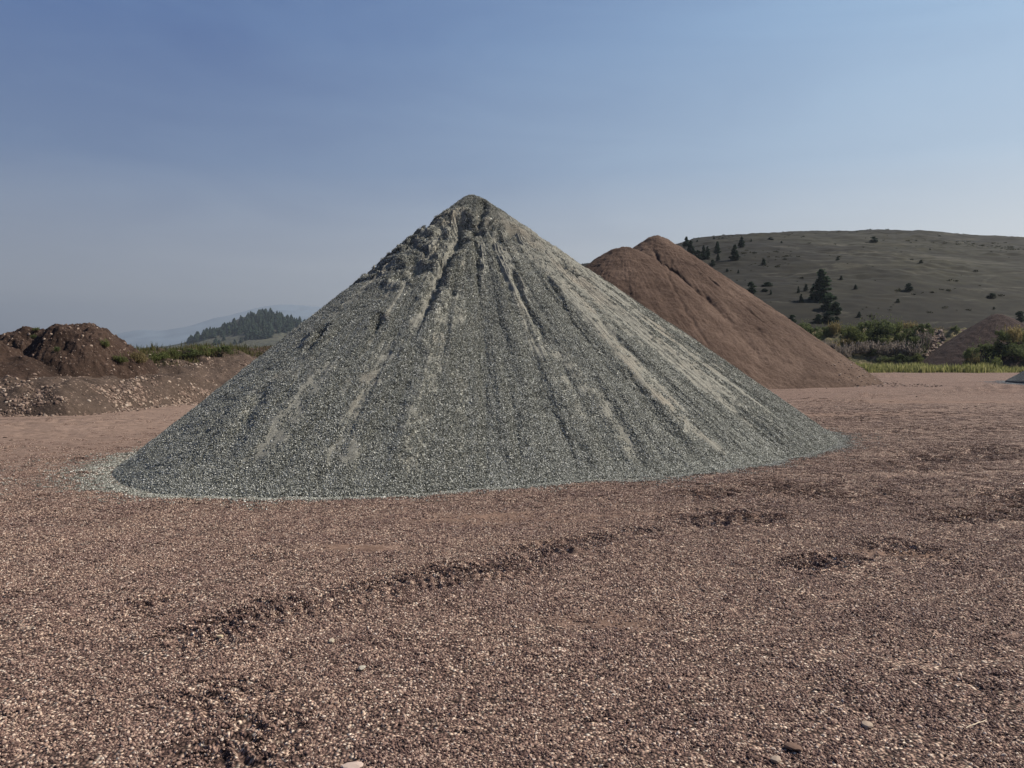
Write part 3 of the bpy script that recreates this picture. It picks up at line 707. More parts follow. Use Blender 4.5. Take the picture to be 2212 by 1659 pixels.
def spire_mesh(name, wide, seed):
    """small whole conifer in one skin: trunk foot and ragged tiers of boughs"""
    rs = np.random.default_rng(seed); n = 11; V = []; tiers = 8
    prof = [(-.06, .03), (.06, .03)]
    for i in range(tiers):
        z = .07+.88*i/tiers; r = wide*(1-i/tiers)**.7+.02; prof += [(z, r), (z+.75/tiers, r*.52)]
    for i, (z, r) in enumerate(prof):
        jag = rs.uniform(.62, 1.3, n) if i > 1 and i % 2 == 0 else np.ones(n); ox, oy = rs.normal(0, .012, 2)
        for q in range(n):
            a = q/n*6.283+.28*i; V.append((ox+r*jag[q]*math.cos(a), oy+r*jag[q]*math.sin(a), z-(.05*(jag[q]-.8) if i > 1 else 0)))
    F = [[i*n+q, i*n+(q+1) % n, (i+1)*n+(q+1) % n, (i+1)*n+q] for i in range(len(prof)-1) for q in range(n)]
    V += [(0, 0, 1.0)]*n; F += [[(len(prof)-1)*n+q, (len(prof)-1)*n+(q+1) % n, len(prof)*n, len(prof)*n] for q in range(0)]
    V = np.array(V); V[-n:] = V[-n:]+np.stack([.004*np.cos(np.arange(n)), .004*np.sin(np.arange(n)), np.zeros(n)], -1)
    i = len(prof)-1; F += [[i*n+q, i*n+(q+1) % n, (i+1)*n+(q+1) % n, (i+1)*n+q] for q in range(n)]
    return mesh_from(name, V, F, False, {'rnd': rs.random(len(V))})
WC = [spire_mesh('wood_conifer', w_, 260+i) for i, w_ in enumerate([.42, .36, .50, .40])]
for m_ in WC: m_.materials.append(m_con)
for i, (zx, zy) in enumerate(W+loose):
    px_k, py_k = (zx*.3888)*.864, (740+zy*.3888)*.864
    x, y, z = raycast(h_knoll, px_k, py_k, 1160, 1720, 900)
    h = random.uniform(10, 14.5)*(1 if i < 275 else .75)
    o = link('conifer', WC[i % 4]); o.location = (x, y, z-.4); s_ = random.uniform(.9, 1.25); o.scale = (h*s_, h*s_, h); o.rotation_euler.z = random.uniform(0, 6.28)
    o['category'] = 'tree'
    o['label'] = 'dark conifer of the dense wood crowning the distant knoll' if i < 275 else 'single dark conifer on the open grass below the wood of the distant knoll'
    o['group'] = 'conifers of the wood on the knoll' if i < 275 else 'loose conifers below the wood on the knoll'

# ================================================================ LEFT BANK AND DIRT MOUNDS
BL = [(-44, 22.5), (-24, 21.3), (-13.7, 20.7), (-12.1, 21.0), (-11.5, 22.5), (-11.3, 24.6), (-10.4, 26.6), (-8.2, 31), (-4, 38), (4, 49)]
bx_, by_ = np.array([p[0] for p in BL]), np.array([p[1] for p in BL])
def bank_s(x, y):
    d, _ = polydist(x, y, BL)
    # behind (left / beyond) the line is positive
    xb = np.interp(y, by_[2:], bx_[2:]); yb = np.interp(x, bx_, by_)
    ins = np.where(y > 20.7, (x < xb) | (y > yb), y > yb)
    return np.where(ins, d, -d)
def bank_z(x, y):
    s = bank_s(x, y)+.25*fbm(x*.5, y*.5, 2, 141)
    Hc = np.interp(y, [20, 23, 26, 28, 31, 36, 44], [.90, .95, 1.18, 1.45, 1.95, 1.9, 1.8])
    z = Hc*np.clip(s/(Hc*1.75), 0, 1.0)
    z = Hc*(1-np.exp(-2.2*np.clip(s, 0, 99)/(Hc*1.6)))
    z = z+(.08*fbm(x*2, y*2, 4, 142)+.15*fbm(x*.6, y*.6, 3, 143))*sstep(.1, 1, s)
    z = z-sstep(3.5, 6.5, s)*.30
    z = z+.16*sstep(0, .25, perlin(x*.7, y*.7, 144))*sstep(Hc*1.1, Hc*1.6, s)*sstep(27, 29, y)
    return np.where(s > 0, z, np.maximum(-.3, s*1.0))
def soil_mat(name, cols, fleck, fsc=9.0):
    m, k, b = new_mat(name)
    P = k.n('ShaderNodeNewGeometry').outputs['Position']
    n1 = k.noise(P, .8, 6, .7, .3); c = k.ramp(n1, [(.3, cols[0]), (.5, cols[1]), (.7, cols[2])])
    n2 = k.noise(P, 12, 6, .8); c = k.mix(1, c, k.ramp(n2, [(.3, (.5, .5, .5)), (.5, (1, 1, 1)), (.72, (1.45, 1.42, 1.4))]), 'MULTIPLY')
    v = k.n('ShaderNodeTexVoronoi', {'Vector': P, 'Scale': fsc}); vr = k.n('ShaderNodeSeparateColor', {0: v.outputs['Color']}).outputs[0]
    f_ = k.math('MULTIPLY', k.rng(vr, .72, .76), k.rng(v.outputs['Distance'], .30, .24))
    c = k.mix(f_, c, fleck+(1,))
    k.set(b.inputs['Base Color'], c)
    bmp = k.n('ShaderNodeBump', {'Strength': 1.0, 'Distance': .06, 'Height': k.noise(P, 9, 6, .75)}); k.set(b.inputs['Normal'], bmp.outputs[0])
    return m
m_bank = soil_mat('cobbly_soil', [(0.046, 0.033, 0.026), (0.068, 0.049, 0.038), (0.096, 0.070, 0.056)], (0.176, 0.132, 0.104))
m_dirt = soil_mat('dark_dirt', [(.023, .0145, .0108), (.040, .025, .0185), (.062, .040, .030)], (0.092, 0.070, 0.057), 14)
gx, gy = np.linspace(-40, -1, 620), np.linspace(19.5, 62, 620)
XX, YY = np.meshgrid(gx, gy, indexing='ij'); ZZ = bank_z(XX, YY)
bank = grid_obj('stone_bank', XX, YY, ZZ, m_bank, flip=True, label='low bank of brown soil full of pale cobbles along the left side of the yard', category='earth bank')
ROCK = []
for i in range(8):
    V, F = stone(ICO2, .45, .6); ROCK.append(mesh_from('cobble', V, F, False, {'rnd': np.full(len(V), random.random())}))
m_cob = stone_mat('cobbles', [(0, (0.068, 0.047, 0.036)), (.35, (0.128, 0.089, 0.070)), (.65, (0.196, 0.140, 0.111)), (.88, (0.289, 0.221, 0.174)), (1, (0.391, 0.323, 0.264))])
s_ = bank_s(XX, YY); wt = ((s_ > -.4) & (s_ < 4.5) & (YY < 48) & (XX > -19)).astype(float)*(.25+1.1*np.exp(-(np.maximum(s_, 0)/.9)**2))*(.12+1.6*sstep(-.1, .35, fbm(XX*.8, YY*.8, 3, 150)))
p, nv, I, J = sample_grid(XX, YY, ZZ, 14000, wt)
p[:, 2] = np.maximum(p[:, 2], ground_z(p[:, 0], p[:, 1]))
scatter('cobbles', p, nv, .014+.055*rng.random(len(p))**4+.012*rng.random(len(p)), ROCK, m_cob, bank)
def heap(name, cx, cy, hx, hy, H_, z0fun, mat, seed, rough=.12, label='', rmax=1.25, n=260, power=1.0, rot=0, edge=None):
    """dirt heap: rounded, lumpy"""
    a = np.linspace(-1.15, 1.15, n); A, B = np.meshgrid(a, a, indexing='ij')
    X = cx+A*hx*math.cos(rot)-B*hy*math.sin(rot); Y = cy+A*hx*math.sin(rot)+B*hy*math.cos(rot)
    r = np.hypot(A, B)+.10*fbm(X*.5, Y*.5, 2, seed)
    Z = H_*(np.clip(1-np.sqrt(r*r+.02)+.14, -.3, 2)**power if power == 1 else np.where(r < 1, np.cos(np.clip(r, 0, 1)*np.pi/2)**power, -.15*(r-1)))
    Z = Z+(rough*fbm(X*1.3, Y*1.3, 4, seed+3)+.3*rough*fbm(X*5, Y*5, 3, seed+8))*sstep(1.05, .8, r)
    return X, Y, Z, grid_obj(name, X, Y, z0fun(X, Y)*0+Z+(z0fun(X, Y) if z0fun else 0), mat, flip=True, label=label, category='dirt mound')
base_l = lambda x, y: np.minimum(bank_z(x, y), 1.1)-.12
MX = [heap('dirt_mound', -14.55, 26.3, 2.25, 2.6, 1.70, base_l, m_dirt, 160, .16, 'rounded brown dirt mound at the left with a few weeds on its crest', power=.9),
      heap('dirt_mound', -19.0, 24.0, 4.8, 2.6, 2.25, base_l, m_dirt, 170, .15, 'brown dirt mound cut by the left edge, in front of the rounded one', power=1.0),
      heap('dirt_mound', -17.3, 28.0, 2.4, 2.4, 1.6, base_l, m_dirt, 180, .18, 'brown dirt hump behind and between the two left mounds', power=.8)]
for i, (X_, Y_, Z_, o) in enumerate(MX):
    Zt = Z_+base_l(X_, Y_)
    p, nv, I, J = sample_grid(X_, Y_, Zt, 1500)
    scatter('clods', p, nv, .012+.05*rng.random(len(p))**5, ROCK if i == 9 else [m_ for m_ in ROCK], m_cob, o)

# ================================================================ BROWN PILE
def brown_z(x, y):
    def cone(cx, cy, H_, sl, rnd, sd, asp=1.0):
        dx, dy = x-cx, y-cy; ph = np.arctan2(dy, dx); d = np.sqrt(dx*dx+dy*dy+rnd*rnd)-rnd*.35
        rl = .08*perlin(ph*7, d*.12, sd)*sstep(1, 6, d)+.028*perlin(ph*26+.5*perlin(ph*5, d*.3, sd+3), d*.22, sd+1)*sstep(.5, 3, d)+.018*perlin(ph*70, d*.5, sd+2)*sstep(1, 5, d)
        return H_+rnd*.65*sl-d*sl+rl*(1-sstep(9, 13.5, d)*.6)
    a = cone(6.95, 48.2, 8.35, .80, 1.3, 190); b_ = cone(9.55, 51.6, 9.62, .725, .5, 195)
    c_ = cone(3.6, 49.5, 7.4, .72, 1.6, 199)
    z = np.maximum(np.maximum(a, b_), c_)
    # crack where the two cones meet and old runnels
    z = z-.20*np.exp(-((a-b_)/.11)**2)*sstep(3.0, 6.5, z)
    z = z+.05*fbm(x*1.1, y*1.1+z, 3, 201)+.035*fbm(x*3.5, y*3.5+z*2, 3, 202)+.12*np.minimum(0, perlin(x*.6, y*.6+z*.8, 203)+.12)*sstep(3, 8, z)
    return z
XX, YY = np.meshgrid(np.linspace(-11, 26, 760), np.linspace(33.5, 68, 560), indexing='ij'); ZZ = brown_z(XX, YY)
GR = [([(1440, 590), (1475, 660), (1500, 700), (1530, 745)], .16, .20), ([(1415, 545), (1440, 590)], .2, .22), ([(1500, 570), (1560, 625), (1640, 690), (1700, 740)], .13, .14), ([(1450, 560), (1444, 590)], .1, .16),
      ([(1470, 600), (1540, 610)], .08, .10), ([(1530, 640), (1600, 720), (1660, 800)], .08, .22), ([(1400, 640), (1450, 740), (1480, 800)], .08, .25), ([(1620, 700), (1720, 770), (1790, 820)], .10, .22)]
for P, dp, wd in GR:
    Q = [raycast(brown_z, *p, 34, 60)[:2] for p in P]
    d, a = polydist(XX+.12*perlin(XX*1.3, YY*1.3, 205), YY+.12*perlin(XX*1.3, YY*1.3, 206), Q); dp = dp*.62*np.clip(.7+1.1*perlin(a*.9, a*0+wd*30, 207), .05, 1.3); ZZ = ZZ-dp*np.exp(-(d/(wd*.6))**2)+.2*dp*np.exp(-((d-1.4*wd)/wd)**2)
ZZ = np.maximum(ZZ, -.4); ZZ = np.where(ZZ < .25, ZZ-.1*(.25-ZZ), ZZ)
m_br, k, b = new_mat('brown_sand')
P = k.n('ShaderNodeNewGeometry').outputs['Position']
n1 = k.noise(P, .38, 6, .7, .6); c = k.ramp(n1, [(.34, (.060, .037, .027)), (.5, (.094, .061, .045)), (.66, (.132, .089, .067))])
n2 = k.noise(P, 14, 5, .8); c = k.mix(1, c, k.ramp(n2, [(.3, (.62, .60, .6)), (.5, (1, 1, 1)), (.72, (1.3, 1.3, 1.3))]), 'MULTIPLY')
k.set(b.inputs['Base Color'], c)
bmp = k.n('ShaderNodeBump', {'Strength': 1.0, 'Distance': .09, 'Height': k.noise(P, 9, 6, .85)}); k.set(b.inputs['Normal'], bmp.outputs[0])
brown = grid_obj('sand_pile', XX, YY, ZZ, m_br, flip=True, label='big reddish brown double peaked pile of fine sandy gravel behind the grey one', category='gravel pile')
# crumbs at its right foot
xq = rng.uniform(17, 23.8, 260); yq = rng.uniform(40.5, 48.5, 260)
zq = np.maximum(brown_z(xq, yq), ground_z(xq, yq)); sel = brown_z(xq, yq) < 1.4
scatter('crumbs', np.stack([xq, yq, zq], -1)[sel], np.tile([0, 0, 1.], (sel.sum(), 1)), rng.uniform(.03, .09, sel.sum()), ROCK, m_dirt, brown)

# ================================================================ RIGHT: SCRUBBY BANK, PURPLE PILE, GRASS
def scrub_z(x, y):
    yb = 90-.06*(x-30)+1.5*perlin(x*.08, x*0, 210)
    t = (y-yb)/9.5
    Hc = 4.3+.9*fbm(x*.09, x*0+3, 2, 211)+.6*sstep(40, 46, x)
    z = Hc*sstep(0, 1, t)+(.55*fbm(x*.28, y*.28, 3, 212)+.2*fbm(x*.9, y*.9, 2, 214))*sstep(0, .3, t)*1.2
    return np.where(t > 0, z, -.3)
XX, YY = np.meshgrid(np.linspace(16, 96, 420), np.linspace(86, 128, 260), indexing='ij'); ZZ = scrub_z(XX, YY)
m_sb, k, b = new_mat('scrubby_soil')
P = k.n('ShaderNodeNewGeometry').outputs['Position']
n1 = k.noise(P, .35, 6, .65, .6)
c = k.ramp(n1, [(.30, (.070, .050, .042)), (.42, (.13, .094, .078)), (.50, (.09, .088, .045)), (.60, (.19, .155, .085)), (.72, (.12, .125, .055))])
c = k.mix(1, c, k.ramp(k.noise(P, 5, 6, .8), [(.3, (.4, .4, .4)), (.5, (1, 1, 1)), (.72, (1.6, 1.55, 1.5))]), 'MULTIPLY')
k.set(b.inputs['Base Color'], c); k.set(b.inputs['Normal'], k.n('ShaderNodeBump', {'Strength': 1, 'Distance': .4, 'Height': k.noise(P, 2, 6, .75)}).outputs[0])
sbank = grid_obj('scrub_bank', XX, YY, ZZ, m_sb, flip=True, label='overgrown spoil bank with scrub and loose rock under the dry hill', category='earth bank')
def cone_pile(name, cx, cy, Rr, H_, mat, label, seed, n=(220, 120), rough=.1, rill=.12):
    ph = np.linspace(0, 2*np.pi, n[0], endpoint=False); t = np.linspace(0, 1.08, n[1]); PH, T = np.meshgrid(ph, t, indexing='ij')
    rb = Rr*(1+.08*np.sin(PH*2+seed)+.05*np.sin(PH*3+seed*2)); X = cx+T*rb*np.cos(PH); Y = cy+T*rb*np.sin(PH)
    cosn, sinn = np.cos(PH)*3, np.sin(PH)*3
    Z = H_*(1.03-np.sqrt(T*T+.004))+sstep(.05, .4, T)*(rill*(fbm(cosn*2, sinn*2+T*.5, 3, seed)))+rough*fbm(X*1.2, Y*1.2, 3, seed+4)*sstep(0, .1, T)*(1-sstep(.9, 1, T))
    Z = np.where(T > 1, -.3, Z)
    F = grid_faces(n[0], n[1], True)
    return link(name, mesh_from(name, np.stack([X, Y, Z], -1).reshape(-1, 3), F), mat, label=label, category='gravel pile')
def grit_mat(name, a, b_, c_, sc, bump):
    m, k, b = new_mat(name); P = k.n('ShaderNodeNewGeometry').outputs['Position']
    c = k.ramp(k.noise(P, sc, 6, .85), [(.3, a), (.5, b_), (.7, c_)])
    k.set(b.inputs['Base Color'], c); k.set(b.inputs['Normal'], k.n('ShaderNodeBump', {'Strength': 1, 'Distance': bump, 'Height': k.noise(P, sc*1.3, 4, .8)}).outputs[0]); return m
m_pu = grit_mat('purple_gravel', (0.019, 0.012, 0.010), (0.040, 0.025, 0.022), (0.076, 0.050, 0.042), 7, .12)
cone_pile('gravel_pile', 57.6, 92.0, 10.8, 6.9, m_pu, 'dark purplish gravel pile among the scrub at the far right', 5, rough=.07, rill=.10)
m_bg = grit_mat('blue_gravel', (.030, .034, .036), (.070, .078, .080), (.20, .215, .215), 14, .06)
sp = cone_pile('gravel_pile', 34.6, 45.4, 4.3, 3.2, m_bg, 'small blue-grey gravel pile cut by the right edge of the picture', 9, rough=.05, rill=.05)
a_ = rng.uniform(np.pi*.6, np.pi*1.5, 1500); r_ = 4.0+np.abs(rng.normal(0, .8, 1500)); xq, yq = 34.6+r_*np.cos(a_), 45.4+r_*np.sin(a_)
SS2 = [cluster_mesh('pale_spill', 16, .14, .008, .022, ICO1, .6, .7, .6, .4, smooth=False) for _ in range(4)]
m_ps = stone_mat('pale_stones', [(0, (0.126, 0.140, 0.140)), (.5, (0.224, 0.245, 0.245)), (1, (0.385, 0.406, 0.399))])
scatter('spilled_stones', np.stack([xq, yq, ground_z(xq, yq)], -1), np.tile([0, 0, 1.], (1500, 1)), rng.uniform(.9, 1.5, 1500), SS2, m_ps, sp)
# loose rock face left of the purple pile
ok = []
while len(ok) < 900:
    q = (random.uniform(1970, 2040), random.uniform(690, 770))
    if q[0]-1968 > (q[1]-690)*.25-12+random.gauss(0, 8): ok.append(q)
pr = np.array([raycast(scrub_z, *q, 88, 127, 500) for q in ok[:700]])
scatter('rubble', pr, np.tile([0, -.3, 1.], (len(pr), 1)), rng.uniform(.08, .28, len(pr)), ROCK, stone_mat('rubble', [(0, (.07, .05, .052)), (.6, (.17, .12, .12)), (1, (.30, .24, .23))]), sbank)

def shrub_mesh(name, n, seed, wide=.62, leaf=.032, lobes=11, up=.0, spike=0):
    """unit-height shrub: uneven lobes of small leaves, gaps between them"""
    rs = np.random.default_rng(seed)
    lc = np.stack([rs.uniform(-1, 1, lobes)*wide*.72, rs.uniform(-1, 1, lobes)*wide*.72, rs.uniform(.12, .72, lobes)], -1)
    lc[:, 2] *= 1-.55*(np.hypot(lc[:, 0], lc[:, 1])/wide)**2
    lr = rs.uniform(.14, .30, lobes)
    i = rs.integers(0, lobes, n); d = rs.normal(size=(n, 3)); d /= np.linalg.norm(d, axis=1, keepdims=True)
    C_ = lc[i]+d*(lr[i]*(.45+.6*rs.random(n)**.5))[:, None]*np.array([1, 1, .9]); C_[:, 2] = np.abs(C_[:, 2])
    if spike:
        j = rs.random(n) < spike; m_ = j.sum(); a = rs.uniform(0, 6.28, m_//14+1); rr2 = rs.uniform(0, wide*.9, m_//14+1); l = rs.uniform(.5, 1.05, m_//14+1)
        q = rs.integers(0, len(a), m_); f_ = rs.random(m_)
        C_[j] = np.stack([np.cos(a[q])*(rr2[q]+.15*f_)+rs.normal(0, .008, m_), np.sin(a[q])*(rr2[q]+.15*f_)+rs.normal(0, .008, m_), l[q]*f_], -1)
    s = rs.uniform(.5, 1.2, n)*leaf; A, B = rnd_axes(n, s); 
    if up: A[:, 2] += s*up
    V, F = quad_cloud(C_, A, B)
    return mesh_from(name, V, F, False, {'rnd': np.repeat(rs.random(n), 4)})
KIND = {'dark green': leaf_mat('dark_leaves', [(.050, .066, .030), (.095, .118, .050), (.165, .19, .085)]),
        'bright green': leaf_mat('bright_leaves', [(0.068, 0.084, 0.031), (0.118, 0.136, 0.050), (0.180, 0.198, 0.081)]),
        'grey-brown': leaf_mat('dead_stems', [(.12, .10, .092), (.20, .17, .15), (.30, .26, .235)]),
        'yellowish': leaf_mat('dry_grass_leaves', [(0.140, 0.112, 0.052), (0.217, 0.175, 0.084), (0.294, 0.245, 0.126)])}
SHM = {kk: [] for kk in KIND}
for i, kk in enumerate(KIND):
    for j in range(3):
        me = shrub_mesh('foliage', 2600, 300+10*i+j, .62 if j else .8, .030, 11, 1.5 if i > 1 else .3, .5 if i > 1 else .12); me.materials.append(KIND[kk]); SHM[kk].append(me)
STEM = trunk_mesh('stem', .6, .03)
def shrub(kind, x, y, z, h, ratio, label, group):
    t = bpy.data.objects.new('shrub', None); COL.objects.link(t); t.location = (x, y, z-.05*h); t.rotation_euler.z = random.uniform(0, 6.28)
    t.scale = (h*ratio/1.5, h*ratio/1.5, h); t['label'] = label; t['category'] = 'shrub'; t['group'] = group
    link('foliage', random.choice(SHM[kind]), None, t); link('stem', STEM, None, t)
# (foot x, foot y, height, width) in the 2560 frame, kind
zz = lambda a, b_: (1900+a*.2984, 560+b_*.2984)
SH = [(370, 905, 100, 130, 'dark green'), (300, 905, 60, 90, 'bright green'), (455, 960, 110, 150, 'dark green'), (560, 930, 90, 110, 'dark green'), (620, 920, 100, 130, 'yellowish'), (430, 1010, 80, 130, 'dark green'),
 (720, 940, 110, 150, 'bright green'), (800, 980, 150, 190, 'bright green'), (880, 940, 140, 150, 'dark green'), (960, 930, 160, 190, 'dark green'), (1050, 930, 150, 170, 'dark green'), (1130, 920, 140, 150, 'bright green'),
 (1010, 1000, 80, 220, 'bright green'), (1180, 980, 90, 110, 'dark green'), (1250, 890, 70, 130, 'yellowish'), (1360, 820, 90, 190, 'dark green'), (1250, 960, 110, 120, 'dark green'), (1370, 930, 110, 150, 'dark green'),
 (1480, 860, 60, 110, 'yellowish'), (1560, 820, 50, 90, 'dark green'), (1640, 820, 45, 90, 'dark green'), (1750, 815, 60, 170, 'bright green'), (1850, 800, 65, 160, 'bright green'),
 (1310, 1070, 150, 170, 'dark green'), (1380, 1040, 120, 140, 'grey-brown'), (1240, 1100, 120, 220, 'grey-brown'), (1090, 1100, 100, 230, 'grey-brown'), (930, 1080, 90, 230, 'grey-brown'), (800, 1080, 90, 200, 'grey-brown'), (690, 1110, 90, 170, 'grey-brown'), (560, 1060, 80, 150, 'grey-brown'), (620, 1050, 60, 110, 'yellowish'), (730, 1010, 50, 120, 'yellowish'),
 (950, 1100, 60, 110, 'dark green'), (1180, 1150, 70, 150, 'dark green'), (1050, 1150, 50, 140, 'dark green'), (1330, 1150, 80, 120, 'bright green'),
 (2020, 930, 80, 110, 'dark green'), (2120, 940, 100, 170, 'yellowish'), (2200, 950, 110, 150, 'bright green'), (1900, 1060, 110, 170, 'dark green'), (2000, 1060, 120, 190, 'dark green'), (2110, 1060, 110, 180, 'dark green'), (2190, 1080, 130, 160, 'dark green'),
 (1780, 1080, 90, 140, 'dark green'), (1930, 1140, 110, 160, 'bright green'), (1780, 1150, 80, 140, 'yellowish'), (2050, 1140, 100, 170, 'dark green'), (2160, 1150, 90, 160, 'bright green'), (1870, 1150, 60, 110, 'dark green'), (2230, 1120, 100, 140, 'dark green'), (1640, 900, 50, 70, 'dark green')]
SH.sort(key=lambda q: (q[4], q[0]))
cnt = {}
for q in SH: cnt[q[4]] = cnt.get(q[4], 0)+1
_u = ['', 'first', 'second', 'third', 'fourth', 'fifth', 'sixth', 'seventh', 'eighth', 'ninth', 'tenth', 'eleventh', 'twelfth', 'thirteenth', 'fourteenth', 'fifteenth', 'sixteenth', 'seventeenth', 'eighteenth', 'nineteenth']
ordn = _u[1:]+['twentieth']+['twenty-'+q for q in _u[1:10]]+['thirtieth']+['thirty-'+q for q in _u[1:10]]
run = {}
for a, b_, hp, wp, kd in SH:
    i = run.get(kd, 0); run[kd] = i+1
    fx, fy = zz(a, b_); lowrow = b_ > 1030 and a > 1650
    if lowrow or b_ > 1090: x, y, z = raycast(scrub_z, fx*.864, fy*.864, 83 if lowrow else 88, 126, 800); 
    else: x, y, z = raycast(scrub_z, fx*.864, fy*.864, 88, 126, 800)
    if a > 1650 and b_ > 880: y = 84+random.uniform(-2, 1)+max(0, (1150-b_)*.01); u, e = ray(fx*.864, fy*.864); x = u*y; z = max(0, CAMH+e*y)-.2
    if a > 1650 and b_ > 880:
        # scrub on the low shoulder in front of the purple pile: keep its foot on the ground
        top = CAMH+ray(fx*.864, (fy-hp*.2984)*.864)[1]*y; z = 0.0 if b_ > 1100 else max(0.0, z-.3); h = max(.8, top-z)
    else: h = hp*.2984*.864/FPX*y*1.15
    ratio = max(.7, wp*.2984*.864/FPX*y*1.15/h)
    shrub(kd, x, y, z, h, ratio, f'{kd} shrub on the scrub bank, {ordn[i]} {kd} one from the left', f'{kd} shrubs on the scrub bank')
# shoulder of earth carrying the right-hand scrub
def shoulder_z(x, y):
    t = sstep(0, 1, (y-83.2)/5)*sstep(62.5, 66, x+.8*perlin(x*.2, y*.2, 220)*4-((y-84)*0))
    return np.where(t > .01, 3.6*t+.4*fbm(x*.4, y*.4, 3, 221)*t, -.3)

def blades(name, pts, h, mat, wid=.03, per=5, spread=.25, parent=None, **props):
    n = len(pts)*per; base = np.repeat(pts, per, 0)+np.concatenate([rng.normal(0, spread, (n, 2)), np.zeros((n, 1))], 1)
    hh = h*rng.uniform(.45, 1.15, n)*np.clip(.8+1.1*perlin(base[:, 0]*.45, base[:, 1]*.45, 237)+.4*perlin(base[:, 0]*1.7, base[:, 1]*1.7, 238), .3, 1.5); a = rng.uniform(0, 6.28, n); ln = rng.uniform(.05, .45, n)*hh
    ww = wid*rng.uniform(.6, 1.3, n); wx, wy = ww*np.cos(a+1.57), ww*np.sin(a+1.57)
    w3 = np.stack([wx, wy, 0*wx], -1); m1 = base+np.stack([ln*.35*np.cos(a), ln*.35*np.sin(a), hh*.6], -1); tp = base+np.stack([ln*np.cos(a), ln*np.sin(a), hh], -1)
    V = np.stack([base-w3, base+w3, m1+w3*.8, m1-w3*.8, tp+w3*.1, tp-w3*.1], 1).reshape(-1, 3); i = np.arange(n)[:, None]*6
    F = np.concatenate([i+[0, 1, 2, 3], i+[3, 2, 4, 5]]); 
    return link(name, mesh_from(name, V, F, False, {'rnd': np.repeat(rng.random(n), 6)}), mat, parent, kind='stuff', **props)
m_grs = leaf_mat('weedy_grass', [(.10, .115, .040), (.20, .205, .075), (.34, .32, .15)])
n = 11000; gxp = rng.uniform(24, 70, n*2); gyp = rng.uniform(75.5, 90, n*2)
sel = (gyp > 76.3+1.2*perlin(gxp*.25, gxp*0, 230)) & (fbm(gxp*.35, gyp*.35, 2, 231) > -.45)
pts = np.stack([gxp, gyp, 0*gxp], -1)[sel][:n]
pts[:, 2] = sstep(78, 90, pts[:, 1])*.12-.02
blades('grass', pts, .62, m_grs, .045, 5, .3, label='strip of tall yellow-green weeds along the foot of the scrub bank', category='grass')
# weeds along the top of the left bank
m_wd = leaf_mat('bank_weeds', [(.040, .050, .018), (.085, .085, .032), (.15, .125, .06)])
n = 11000; xx = rng.uniform(-26, -4, n); yy = rng.uniform(26, 46, n); s_ = bank_s(xx, yy)
sel = (s_ > 2.6+.8*perlin(xx*.6, yy*.6, 233)) & (s_ < 11) & (fbm(xx*.4, yy*.4, 2, 234) > -.35) & ((yy < 34.5) | (rng.random(n) < .35)) & (yy-26 > (xx+14.5)*-.9)
pts = np.stack([xx, yy, bank_z(xx, yy)-.02], -1)[sel]
blades('grass', pts, .24, m_wd, .012, 7, .14, label='dry weeds and grass growing on top of the left bank', category='grass')
lw = [(300, 905, 26, 40, 'bright green'), (345, 905, 30, 60, 'yellowish'), (395, 900, 32, 55, 'bright green'), (440, 894, 30, 60, 'bright green'), (480, 890, 26, 60, 'dark green'), (515, 888, 32, 55, 'bright green'), (560, 884, 26, 50, 'dark green'), (262, 868, 26, 30, 'bright green'), (700, 868, 20, 50, 'yellowish'), (90, 826, 12, 20, 'bright green'), (142, 880, 16, 20, 'dark green'), (85, 845, 12, 18, 'dark green')]
wl = ['small green weed at the foot of the rounded mound on the bank', 'tawny dry weed clump on the left bank', 'fresh green weed between tawny clumps on the left bank', 'largest bright green weed in the middle of the left bank top', 'dark weed just right of the bright green clump on the bank', 'tall green weed with a ragged top on the left bank', 'low dark weed at the right end of the bank greenery', 'green weed on the right shoulder of the rounded dirt mound', 'tawny dry grass tuft where the bank meets the grey pile', 'small weed in the dip between the left mounds', 'dark weed on the face of the rounded mound', 'small dark weed between the left mounds']
def lefth(x, y):
    z = bank_z(x, y)
    for (cx, cy, hx, hy, H_, pw, sd_) in [(-14.55, 26.3, 2.25, 2.6, 1.70, .9, 160), (-19.0, 24.0, 4.8, 2.6, 2.25, 1.0, 170), (-17.3, 28.0, 2.4, 2.4, 1.6, .8, 180)]:
        r = np.hypot((x-cx)/hx, (y-cy)/hy); r = r+.10*fbm(x*.5, y*.5, 2, sd_)
        z = np.maximum(z, base_l(x, y)+np.where(r < 1, H_*(np.clip(1-np.sqrt(r*r+.02)+.14, -.3, 2) if pw == 1 else np.cos(np.clip(r, 0, 1)*np.pi/2)**pw), -1))
    return z
for (a, b_, hp, wp, kd), lb in zip(lw, wl):
    x, y, z = raycast(lefth, a*.864, b_*.864, 21, 44, 1500); h = hp*.864/FPX*y
    shrub(kd, x, y, z, h, wp/hp, lb, 'weeds on the left bank')

# clods and stray stones over the far yard
rq = np.sqrt(rng.uniform(11**2, 60**2, 5200)); tq = rng.uniform(-R(38), R(36), 5200); xq, yq = rq*np.sin(tq), rq*np.cos(tq)
ok_ = (np.hypot(xq-APX, yq-APY) > Rb(np.arctan2(yq-APY, xq-APX))*1.02) & (brown_z(xq, yq) < 0) & (bank_s(xq, yq) < 0)
ok_ &= rng.random(len(xq)) < np.clip(.35+1.3*perlin(xq*.35, yq*.9, 260), .05, 1)
xq, yq = xq[ok_], yq[ok_]
m_cl = stone_mat('clods', [(0, (.05, .033, .027)), (.5, (.12, .08, .065)), (.85, (.24, .17, .14)), (1, (.42, .34, .28))])
scatter('clods', np.stack([xq, yq, ground_z(xq, yq)], -1), np.tile([0, 0, 1.], (len(xq), 1)), .010+.045*rng.random(len(xq))**3, ROCK, m_cl, label='clods and stray stones scattered over the far yard', category='clods')

